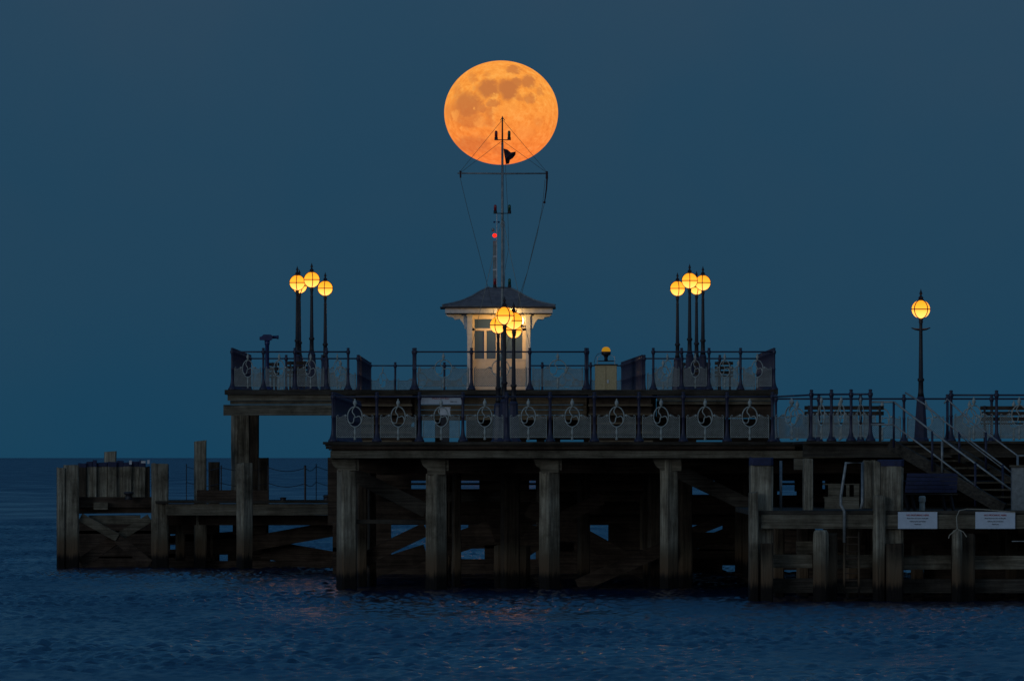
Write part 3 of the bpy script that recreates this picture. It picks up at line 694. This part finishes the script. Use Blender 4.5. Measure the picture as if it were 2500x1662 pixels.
mb = MB(); mb.tube([(x1, YT, zc+.01), (q(530, 0).x, YT, zc+.01), (q(531, 0).x, YT, zc+.01), (q(550, 0).x, YT, zc+.01)], [.042, .040, .052, .052], 12); mb.build('barrel', M_tele, hd, True)

YK = 352.0; kx = lambda x: X(1180+x/5.6, YK); kz = lambda y: Z(820+y/5.6, YK)
cab = thing('cabinet', 'beige steel double-door cabinet with amber beacon on the upper deck', 'cabinet', (kx(1675), YK, ZU))
MB().box(kx(1527), kx(1825), YK, YK+.5, ZU, kz(400)).build('body', M_steel, cab)
MB().box(kx(1532), kx(1673), YK-.02, YK-.001, ZU+.03, kz(408)).build('door', M_steel, cab)
d2 = MB().box(kx(1680), kx(1820), YK-.02, YK-.001, ZU+.03, kz(408)).build('door', M_steel, cab)
MB().box(kx(1690), kx(1715), YK-.045, YK-.021, kz(645), kz(600)).build('handle', M_white, d2)
MB().box(kx(1515), kx(1838), YK-.06, YK+.54, kz(398), kz(384)).build('lid', M_black, cab)
mb = MB()
mb.tube([(kx(1558), YK+.1, kz(384)), (kx(1558), YK+.1, kz(285))], .012, 6); mb.tube([(kx(1797), YK+.1, kz(384)), (kx(1797), YK+.1, kz(275))], .012, 6)
mb.tube([(kx(1560), YK+.1, kz(300)), (kx(1600), YK+.1, kz(265)), (kx(1760), YK+.1, kz(265)), (kx(1797), YK+.1, kz(300))], .008, 6)
mb.build('frame', M_white, cab)
MB().box(kx(1570), kx(1785), YK+.05, YK+.15, kz(350), kz(335)).build('tray', M_black, cab)
bc = MB(); bc.lathe(kx(1678), YK+.1, kz(350), [(.06, 0), (.045, .1), (.07, .17), (.128, .20), (.132, .23), (.132, .28), (.125, .283)], 16); bo = bc.build('beacon', M_black, cab, True)
bd = MB(); bd.lathe(kx(1678), YK+.1, kz(350)+.284, [(.124, 0), (.118, .05), (.09, .10), (.05, .125), (.01, .13)], 16); bd.build('dome', M_amb, bo, True)
mb = MB(); mb.tube([(kx(1610), YK, kz(230)), (kx(1560), YK, kz(250)), (kx(1530), YK, kz(300)), (kx(1515), YK, kz(370))], .008, 5); mb.build('cable', M_wire, cab)

def bench(label, x0, x1, y, z, mat=M_dark, slats=3, group='benches on the pier'):
    root = thing('bench', label, 'bench', ((x0+x1)/2, y, z), group)
    mb = MB()
    for i in range(3): mb.box(x0, x1, y-.40+i*.14, y-.29+i*.14, z+.42, z+.455)
    mb.build('seat', mat, root)
    mb = MB()
    for i in range(slats): mb.box(x0, x1, y+.03+i*.02, y+.055+i*.02, z+.85-i*.13-.09, z+.85-i*.13)
    mb.build('backrest', mat, root)
    for x in (x0+.08, x1-.12):
        mb = MB(); mb.prism([(x, z), (x+.05, z), (x+.05, z+.42), (x, z+.42)], y-.42, y-.36); mb.box(x, x+.05, y-.02, y+.03, z, z+.86)
        mb.box(x, x+.05, y-.42, y+.03, z+.36, z+.419); mb.box(x, x+.05, y-.42, y+.03, z+.62, z+.66); mb.build('leg', M_black, root)
    return root
bench('dark slatted bench behind the narrow railing panels of the lower deck', X(1964, 296), X(2158, 296), 296, ZL, slats=2)
bench('dark bench behind the railing at the right edge of the lower deck', X(2393, 297), X(2560, 297), 297, ZL, slats=3)
bench('dark bench beneath the left lamp cluster', X(700, 355), X(752, 355), 355, ZU)
bench('short dark bench just right of the telescope stand', X(656, 360), X(682, 360), 360, ZU)
bench('dark bench right of the right lamp cluster', X(1745, 356), X(1790, 356), 356, ZU)
bench('dark bench beneath the right lamp cluster', X(1660, 360), X(1735, 360), 360, ZU)

wb = thing('storage_box', 'small white box on the lower deck seen through a railing ring', 'box', (X(1087, 340), 340, ZL))
MB().box(X(1074, 340), X(1099, 340), 340, 340.4, Z(1013, 340), Z(996, 340)).build('body', M_white, wb)
MB().box(X(1073, 340), X(1100, 340), 339.97, 340.43, Z(995.8, 340), Z(993.5, 340)).build('lid', M_white, wb)
MB().box(X(1076, 340), X(1097, 340), 340.02, 340.38, ZL, Z(1013.2, 340)).build('stand', M_black, wb)

# ------------------------------------------------------------------ writing
def text_mesh(s, size, loc, mat, parent, align='CENTER', name='lettering'):
    cu = bpy.data.curves.new('t', 'FONT'); cu.body = s; cu.size = size; cu.align_x = align; cu.align_y = 'CENTER'; cu.extrude = .004
    o = bpy.data.objects.new('t', cu); C.objects.link(o)
    bpy.context.view_layer.update()
    me = bpy.data.meshes.new_from_object(o.evaluated_get(bpy.context.evaluated_depsgraph_get())); bpy.data.objects.remove(o)
    me.transform(Matrix.Rotation(R(90), 4, 'X')); me.materials.clear(); me.materials.append(mat)
    r = bpy.data.objects.new(name, me); C.objects.link(r); r.parent = parent; r.location = Vector(loc)-wl(parent); return r
sg = thing('sign', 'white board reading NO PIER JUMPING below the upper deck railing', 'sign', (U(1076), YC-.12, Z(986, YC)))
bd = MB().box(U(1021), U(1131), YC-.12, YC-.09, Z(986.5, YC), Z(952.5, YC)).build('board', M_sign, sg)
t1 = text_mesh('NO PIER JUMPING', .118, (U(1076), YC-.125, Z(959, YC)), M_red, sg)
text_mesh('ALLOWED', .10, (U(1076), YC-.125, Z(971.5, YC)), M_red, sg); text_mesh('PIER CO.', .05, (U(1108), YC-.125, Z(980.5, YC)), M_ink, sg)

# ------------------------------------------------------------------ landing stage at right
YR = 269.0; ZS = 1.94
r7 = lambda x: 1800+x/3.733
rr7 = lambda y: 1060+y/3.733
r8 = lambda x: 2140+x/3.733
ls = thing('landing_stage', 'low timber landing stage with navy capped piles beside the stairs', 'landing stage', (X(2200, YR), YR, 0))
MB().box(X(1838, YR), X(3300, YR), YR+.12, 290, ZS-.10, ZS).build('deck', M_deck, ls)
MB().box(X(r7(215), YR), X(3300, YR), YR-.05, YR+.2, Z(1290, YR), Z(1256, YR)).build('face_beam', M_beam, ls)
MB().box(X(r7(200), YR), X(3300, YR), YR+.02, YR+.11, Z(1255, YR), Z(1246, YR)).build('kerb', M_deck, ls)
def capped(px0, px1, y0, y1, Y, rot):
    pile(ls, px0, px1, y1, Y, rot=rot)
    mb = MB(); pile_mb(mb, px0-.8, px1+.8, y0, Y-.006, py1=y1-.5, rot=rot); o = mb.build('pile_cap', M_cap, ls)
capped(1832.5, 1885, 1117.6, 1136, YR+.1, .08)
pile(ls, 1828, 1851, rr7(530), YR-.22, rot=.2)
pile(ls, r7(218), r7(322), rr7(992), YR-.3, M_darkv, rot=.05)
capped(2146.5, 2203, 1123, 1138, YR+.1, .06)
pile(ls, 2107, 2133, 1124.5, YR+.25, rot=.3, py1=1240); pile(ls, 2131, 2149, 1126, YR+.05, rot=.25)
pile(ls, r7(1243), r7(1345), rr7(560), YR-.2, rot=.35)
pile(ls, r8(95), r8(235), rr7(1000), YR-.32, M_darkv, rot=.1)
pile(ls, r7(600), r7(690), 1120, YR+5, rot=.2, py1=1245)
MB().box(X(1938, 275), X(1962, 275), 274.8, 275.1, Z(1146, 275), Z(1119, 275)).build('corbel', M_beam, ls)
# middle fender piles, split and rounded at the head
for a, b2, c2 in ((r7(685), r7(832), r7(905)), (r8(680), r8(778), r8(890))):
    pile(ls, (a+b2)/2, c2, 1302, YR-.1, M_darkv, rot=.1)
    mb = MB(); x0, x1 = X(a, YR), X(b2, YR); cx_ = (x0+x1)/2; rr_ = (x1-x0)/2
    prof = [(rr_, -.3), (rr_*1.02, .3), (rr_*.98, Z(1385, YR)), (rr_*1.03, Z(1340, YR)), (rr_*.99, Z(1305, YR)), (rr_*.93, Z(1298, YR)), (rr_*.72, Z(1293, YR))]
    mb.lathe(cx_, YR-.28, 0, prof, 10, .3); mb.build('fender_pile', M_pile, ls)
for a, b2, y0, y1, Y in ((r7(325), 1983, 1353, 1385.5, YR+.3), (r7(325), 1990, 1411, 1446, YR+.3), (2042, 2133, 1354, 1386, YR+.3), (2042, 2133, 1413, 1447, YR+.3),
                         (2202, 2322, 1355, 1389, YR+.3), (2202, 2322, 1413, 1447, YR+.3), (2378, 3300, 1356, 1389, YR+.3), (2380, 3300, 1413, 1447, YR+.3), (1944, 1984, 1321, 1350, YR+.5)):
    MB().box(X(a, Y), X(b2, Y), Y, Y+.25, Z(y1, Y), Z(y0, Y)).build('waler', M_beam if y0 < 1400 else M_deck, ls)
for px in (1900, 1960, 2080, 2110, 2240, 2290, 2430, 2470, 2520, 2700, 2900, 3100, 3280):
    pile(ls, px-14, px+14, 1262, YR+6+random.uniform(0, 8), M_darkv, rot=.2)
bm(ls, 'brace', M_dark, 1890, 1300, 2110, 1345, 30, YR+9); bm(ls, 'brace', M_dark, 2205, 1300, 2320, 1350, 30, YR+9)
bm(ls, 'brace', M_dark, 1885, 1330, 2120, 1330, 40, YR+12); bm(ls, 'brace', M_dark, 2100, 1322, 3300, 1322, 44, YR+12)
bm(ls, 'brace', M_dark, 1960, 1400, 2125, 1400, 24, YR+10); bm(ls, 'brace', M_dark, 2256, 1402, 3300, 1400, 24, YR+10); bm(ls, 'brace', M_dark, 1890, 1378, 3300, 1378, 26, YR+12)
bm(ls, 'brace', M_dark, 1890, 1430, 3300, 1430, 34, YR+11)
bm(ls, 'pipe', M_grey, 2470, 1320.5, 3300, 1320.5, 2.2, YR+.1, th=.03)

# water-side ladder with tall pale hand loops
ld = thing('ladder', 'boarding ladder with pale tubular handholds between the navy capped piles', 'ladder', (X(2078, YR), YR-.1, 0))
lp = lambda x, y: W(r7(x), rr7(y), YR-.1)
mb = MB(); mb.tube([lp(975, 985), lp(975, 700), lp(942, 640), lp(945, 560), lp(965, 430), lp(990, 260), lp(1140, 258), lp(1140, 620), lp(1125, 680)], .032, 8); mb.build('handhold', M_grey, ld, True)
for x in (975, 1108):
    mb = MB(); mb.tube([lp(x, 890), lp(x, 1450)], .025, 6); mb.build('rail', M_redl if False else M_darkv, ld)
mb = MB()
for i in range(8): mb.tube([lp(975, 935+i*66), lp(1108, 935+i*66)], .014, 6)
mb.build('rung', M_dark, ld)
gp = MB(); gp.tube([W(r7(397), rr7(240), YR+1), W(r7(397), rr7(690), YR+1)], .030, 8); o = gp.build('grab_pole', M_grey, None, True); tag(o, 'short pale grey pole standing right of the navy capped pile on the landing stage', 'pole')

# grey slatted seat and blue slatted picnic bench on the stage
gs = thing('timber_seat', 'grey boarded timber seat on the landing stage behind the ladder', 'seat', (X(2053, 274), 274, ZS))
MB().box(X(2010, 274), X(2098, 274), 274, 274.08, Z(1212, 274), Z(1242, 274)+.24).box(X(2012, 274), X(2096, 274), 273.6, 273.66, Z(1242, 274), Z(1214, 274)).build('front_boards', M_beam, gs)
mb = MB()
for a, b2 in ((2022, 2055), (2066, 2074), (2085, 2098)): mb.box(X(a, 274), X(b2, 274), 274.1, 274.15, Z(1214, 274), Z(1182, 274))
mb.build('back_boards', M_beam, gs)
MB().box(X(2009, 274), X(2099, 274), 274.16, 274.2, Z(1183, 274), Z(1180, 274)).build('top_board', M_beam, gs)
pb = thing('picnic_bench', 'navy slatted bench back on the landing stage below the stairs', 'bench', (X(2270, 271), 271, ZS))
mb = MB()
for i in range(5):
    f = i/5; f2 = (i+.9)/5; a = 2214-7*f; b2 = 2338-3*f; y0, y1 = 1155+48*f, 1155+48*f2
    mb.box(X(a, 271), X(b2, 271), 271-.06*i, 271.03-.06*i, Z(y1, 271), Z(y0, 271))
mb.build('backrest', M_cap, pb)
MB().box(X(2203, 271), X(2336, 271), 270.3, 270.68, Z(1207, 271), Z(1204.5, 271)).build('seat', M_deck, pb)
for a in (2210, 2226, 2300, 2320):
    mb = MB(); mb.beam(W(a, 1207, 270.5), W(a+8, 1246, 270.6), .05, .06); mb.build('leg', M_black, pb)
o = MB().lathe(X(2251.5, 270.2), 270.2, ZS, [(.06, 0), (.06, .18), (.075, .20), (.075, .30), (.05, .32)], 12).build('bin', M_lat); tag(o, 'small pale container standing on the stage beneath the navy bench', 'container')
gb = thing('grey_cabinet', 'grey cabinet standing at the foot of the stairs', 'cabinet', (X(2500, 273), 273.4, ZS))
MB().box(X(2472, 273), X(2560, 273), 273.4, 273.9, ZS, Z(1140, 273)).build('body', M_grey, gb); MB().box(X(2468, 273), X(2563, 273), 273.35, 273.95, Z(1139.9, 273), Z(1135, 273)).build('lid', M_beam, gb)

# ------------------------------------------------------------------ stairs
sr = thing('staircase', 'open timber stairs with tubular handrails down to the landing stage', 'staircase', (X(2300, 276), 276, ZS))
P0, P1 = W(2172, 1084, 276.5), W(2452, 1243, 274.5); sv = Vector((1.18, .9, 0))
for k, off in ((0, Vector((0, 0, 0))), (1, sv)):
    MB().beam(P0+off, P1+off, .07, .26).build('stringer', M_deck, sr)
mb = MB()
for i in range(9):
    c = P0+(P1-P0)*(i+.5)/9+Vector((0, 0, .05)); d = (P1-P0); d.z = 0; d.normalize(); d *= .15
    a_, b_ = c-d, c+d
    vs = [a_, b_, b_+sv, a_+sv]; vs = vs+[v+Vector((0, 0, -.04)) for v in vs]
    mb.add(vs, [(0, 1, 2, 3), (7, 6, 5, 4), (0, 4, 5, 1), (1, 5, 6, 2), (2, 6, 7, 3), (3, 7, 4, 0)])
mb.build('treads', M_wall, sr)
YS = 275.6
mb = MB(); mb.tube([W(2128, 981, YS+.5), W(2183, 981, YS+.5), W(2278, 1055, YS), W(2388, 1136, YS-.6), W(2492, 1212, YS-1)], .022, 8); mb.build('handrail', M_grey, sr, True)
mb = MB(); mb.tube([W(2126, 1036, YS+.5), W(2181, 1036, YS+.5), W(2278, 1108, YS), W(2392, 1194, YS-.6)], .020, 8); mb.build('handrail', M_grey, sr, True)
mb = MB(); mb.tube([W(2210, 958, YS+1.4), W(2260, 988, YS+1.2), W(2307, 1029, YS+1), W(2342, 1055, YS+.8), W(2448, 1135, YS), W(2472, 1156, YS)], .019, 8); mb.build('handrail', M_grey, sr, True)
mb = MB(); mb.tube([W(2305, 985, YS+1.4), W(2313, 974, YS+1.4), W(2322, 983, YS+1.4), W(2377, 1034, YS+1), W(2410, 1057, YS+.8), W(2484, 1112, YS+.2), W(2560, 1112, YS+.2)], .018, 8); mb.build('handrail', M_grey, sr, True)
mb = MB(); mb.tube([W(2342, 1062, YS+.85), W(2448, 1143, YS+.05)], .015, 8); mb.build('handrail', M_grey, sr, True)
for px, y0, y1, mt, dy in ((2182, 980, 1092, M_iron, .5), (2276, 1052, 1150, M_iron, 0), (2381, 1130, 1236, M_iron, -.6), (2342, 1054, 1130, M_iron, .8), (2407, 1055, 1150, M_iron, .5), (2448, 1134, 1232, M_iron, 0), (2313, 976, 1072, M_iron, 1.4)):
    mb = MB(); mb.tube([W(px, y0, YS+dy), W(px, y1, YS+dy)], .026, 8); mb.build('baluster', mt, sr, True)
for px, y0, y1, dy in ((2300, 1076, 1153, -.1), (2484.5, 1110, 1237, .2)):
    mb = MB(); mb.tube([W(px, y0, YS+dy), W(px, y1, YS+dy)], .026, 8); mb.build('baluster', M_grey, sr, True)

# signs on the face beam (their small print cannot be read in the photograph)
for px0, px1, lab in ((2192, 2288, 'white notice board on the landing stage beam below the navy bench'), (2381, 2478, 'white notice board on the landing stage beam near the right edge')):
    s2 = thing('notice_board', lab, 'sign', (X((px0+px1)/2, YR), YR-.1, Z(1290, YR)), 'notice boards on the landing stage')
    MB().box(X(px0, YR), X(px1, YR), YR-.09, YR-.055, Z(1290, YR), Z(1249, YR)).build('board', M_sign, s2)
    c = X((px0+px1)/2, YR)
    text_mesh('NO MOORING HERE', .052, (c, YR-.095, Z(1257, YR)), M_red, s2)
    text_mesh('Boats must not moor to the pier', .034, (c, YR-.095, Z(1264.5, YR)), M_ink, s2); text_mesh('without prior permission', .034, (c, YR-.095, Z(1272, YR)), M_ink, s2); text_mesh('Thank you', .034, (c, YR-.095, Z(1279, YR)), M_ink, s2)
mb = MB()
mb.tube([W(2478, 1250, YR-.1), W(2400, 1243, YR-.1), W(2360, 1242, YR-.12), W(2342, 1246, YR-.2), W(2335, 1262, YR-.25), W(2337, 1290, YR-.4)], .012, 6)
mb.tube([W(2337, 1290, YR-.62), W(2318, 1306, YR-.62), W(2316, 1314, YR-.62)], .012, 6); mb.tube([W(2337, 1290, YR-.62), W(2352, 1298, YR-.62), W(2360, 1310, YR-.6)], .012, 6)
o = mb.build('mooring_rope', M_rope); tag(o, 'pale mooring rope tied over the fender pile between the notice boards', 'rope')

# ------------------------------------------------------------------ low landing and dolphin at left
YL = 348.0
d4 = lambda x: 100+x/4.125
e4 = lambda y: 1040+y/4.125
ll = thing('landing_stage', 'dark low timber landing reaching left below the upper deck', 'landing stage', (X(500, YL), YL, 0))
MB().box(X(380, YL), X(905, YL), YL-.3, YL+9, Z(1228, YL), Z(1222, YL)).build('deck', M_deck, ll)
MB().box(X(405, YL), X(840, YL), YL-.2, YL+.05, Z(1257, YL), Z(1229, YL)).build('face_beam', M_beam, ll)
MB().box(X(480, YL), X(655, YL), YL+.4, YL+1.0, Z(1222, YL), Z(1196, YL)).build('raised_platform', M_dark, ll)
pile(ll, 474, 503, 1076, YL+1, rot=.15); pile(ll, 509, 535, 1129, YL+3, M_darkv, rot=.2); pile(ll, 630, 655, 1117.5, YL+3.5, M_darkv, rot=.2)
for px0, px1, py0, py1, wd, Y in ((410, 840, 1269, 1269, 24, 349), (410, 527, 1291, 1291, 24, 350), (568, 650, 1291, 1291, 26, 350), (437, 650, 1327, 1327, 52, 351), (410, 440, 1320, 1320, 18, 351), (410, 440, 1350, 1350, 20, 351),
                                  (410, 525, 1362, 1362, 22, 351), (556, 660, 1362, 1362, 22, 351), (405, 840, 1384, 1384, 30, 349.5), (600, 835, 1328, 1287, 36, 350), (640, 835, 1339, 1373, 45, 350.5), (640, 700, 1312, 1312, 22, 351.5), (405, 650, 1316, 1300, 16, 351)):
    bm(ll, 'brace', M_dark, px0, py0, px1, py1, wd, Y)
for px in (440, 690, 760): pile(ll, px-11, px+11, 1232, YL+2, M_darkv, rot=.1, py1=1278 if px > 600 else None)
dl = thing('mooring_dolphin', 'weathered timber mooring dolphin of piles and cross braces at the far left', 'mooring dolphin', (X(270, YL), YL, 0))
pile(dl, d4(158), d4(238), e4(415), YL-.1, rot=.2); pile(dl, d4(228), d4(376), e4(394), YL, rot=.12); pile(dl, d4(1112), d4(1280), e4(376), YL, rot=.28)
xs = [375, 455, 522, 560, 675, 765, 830, 912, 990, 1050, 1096]
for i in range(len(xs)-1):
    tp = 410+random.uniform(-6, 6); mt = M_darkv if i in (0, 9) else M_pile
    pile(dl, d4(xs[i])+.4, d4(xs[i+1])-.4, e4(tp), YL+3+.1*(i % 2), mt, rot=.05, py1=1224)
    if i < 9:
        mb = MB(); pile_mb(mb, d4(xs[i]), d4(xs[i+1]), e4(tp-38-12*(i % 3)), YL+2.99+.1*(i % 2), py1=e4(tp)-.3, rot=.05); mb.build('pile_cap', M_cap, dl)
pile(dl, d4(638), d4(755), e4(253), YL+5, rot=.1, py1=1160)
MB().box(X(d4(880), YL+2), X(d4(905), YL+2), YL+2.8, YL+2.85, Z(e4(385), YL+2), Z(e4(345), YL+2)).box(X(d4(1000), YL+2), X(d4(1045), YL+2), YL+2.8, YL+2.85, Z(e4(372), YL+2), Z(e4(350), YL+2)).box(X(d4(1062), YL+2), X(d4(1085), YL+2), YL+2.8, YL+2.85, Z(e4(378), YL+2), Z(e4(340), YL+2)).build('metal_glint_plate', M_white, dl)  # glints on metal, put in as small white plates
bm(dl, 'waler', M_dark, d4(370), e4(765), d4(1115), e4(765), 26, YL+.6); bm(dl, 'waler', M_dark, d4(370), e4(840), d4(1115), e4(830), 20, YL+.8)
MB().box(X(d4(525), YL), X(d4(668), YL), YL+.4, YL+.6, Z(e4(840), YL), Z(e4(765), YL)).build('block', M_beam, dl)
bm(dl, 'waler', M_beam, d4(480), e4(945), d4(1000), e4(942), 22, YL+.5)
bm(dl, 'brace', M_beam, d4(395), e4(915), d4(770), e4(1120), 21, YL+.2); bm(dl, 'brace', M_dark, d4(740), e4(1110), d4(1090), e4(1390), 24, YL+.25)
bm(dl, 'brace', M_beam, d4(1095), e4(925), d4(760), e4(1130), 21, YL+.45); bm(dl, 'brace', M_dark, d4(760), e4(1130), d4(400), e4(1380), 26, YL+.5)
for py in (1285, 1312, 1345, 1375): bm(dl, 'waler', M_dark, d4(370), py, d4(1300), py, 34, YL+3.2)
bo = thing('bollard', 'black iron bollard on the mooring dolphin', 'bollard', (X(d4(880), YL), YL+.3, 0), 'iron bollards on the left landing')
def bollard(root, x, y, z, h, r): MB().lathe(x, y, z, [(r*.9, 0), (r*.6, h*.2), (r*.55, h*.65), (r, h*.75), (r, h*.95), (r*.6, h)], 12).build('bollard_body', M_black, root, True)
o = MB().lathe(X(d4(880), YL), YL+.3, Z(e4(740), YL), [(.13, 0), (.09, .05), (.085, .13), (.14, .16), (.14, .20), (.06, .22)], 12).build('bollard', M_black, None, True)
bpy.data.objects.remove(bo); tag(o, 'black iron bollard on the mooring dolphin', 'bollard', 'iron bollards on the left landing')
for px, wd, hh, lab in ((690, 9, 9, 'small dark bollard left of the paired chain posts on the low landing'), (798, 12, 14, 'dark bollard on the low landing beside the first pier pile')):
    z = Z(1222, YL)-.02; o = MB().lathe(X(px, YL), YL+.8, z, [(wd*S(YL), 0), (wd*S(YL)*.8, .05), (wd*S(YL)*.75, hh*S(YL)*.8), (wd*S(YL), hh*S(YL)), (wd*S(YL)*.5, hh*S(YL)*1.15)], 10).build('bollard', M_black, None, True)
    tag(o, lab, 'bollard', 'iron bollards on the left landing')
cf = thing('chain_fence', 'slender iron posts linked by sagging chains on the low landing', 'chain fence', (X(600, YL), YL+.3, Z(1222, YL)))
cps = [(455, 1134, 1, 7), (540, 1137, 3, 1.2), (655, 1137, 3, 1.3), (745, 1138, 5, 1.0), (772, 1134, 1.5, 6), (860, 1140, 3, 2)]
zz = Z(1222, YL)
for px, py, wd, dy in cps:
    Y = YL+dy; mb = MB(); mb.tube([(X(px, Y), Y, zz-.02), (X(px, Y), Y, Z(py, Y))], max(.012, wd*.5*S(Y)), 8); mb.sphere((X(px, Y), Y, Z(py, Y)), max(.02, wd*.6*S(Y)), 8, 6); mb.build('post', M_black, cf)
for i in range(len(cps)-1):
    a, b2 = cps[i], cps[i+1]
    for dz in (4, 42):
        pts = []
        for j in range(9):
            f = j/8; Y = YL+a[3]+(b2[3]-a[3])*f; p = W(a[0]+(b2[0]-a[0])*f, a[1]+dz+(b2[1]-a[1])*f+math.sin(f*math.pi)*9, Y); pts.append(p)
        mb = MB(); mb.tube(pts, .009, 5); mb.build('chain', M_black, cf)
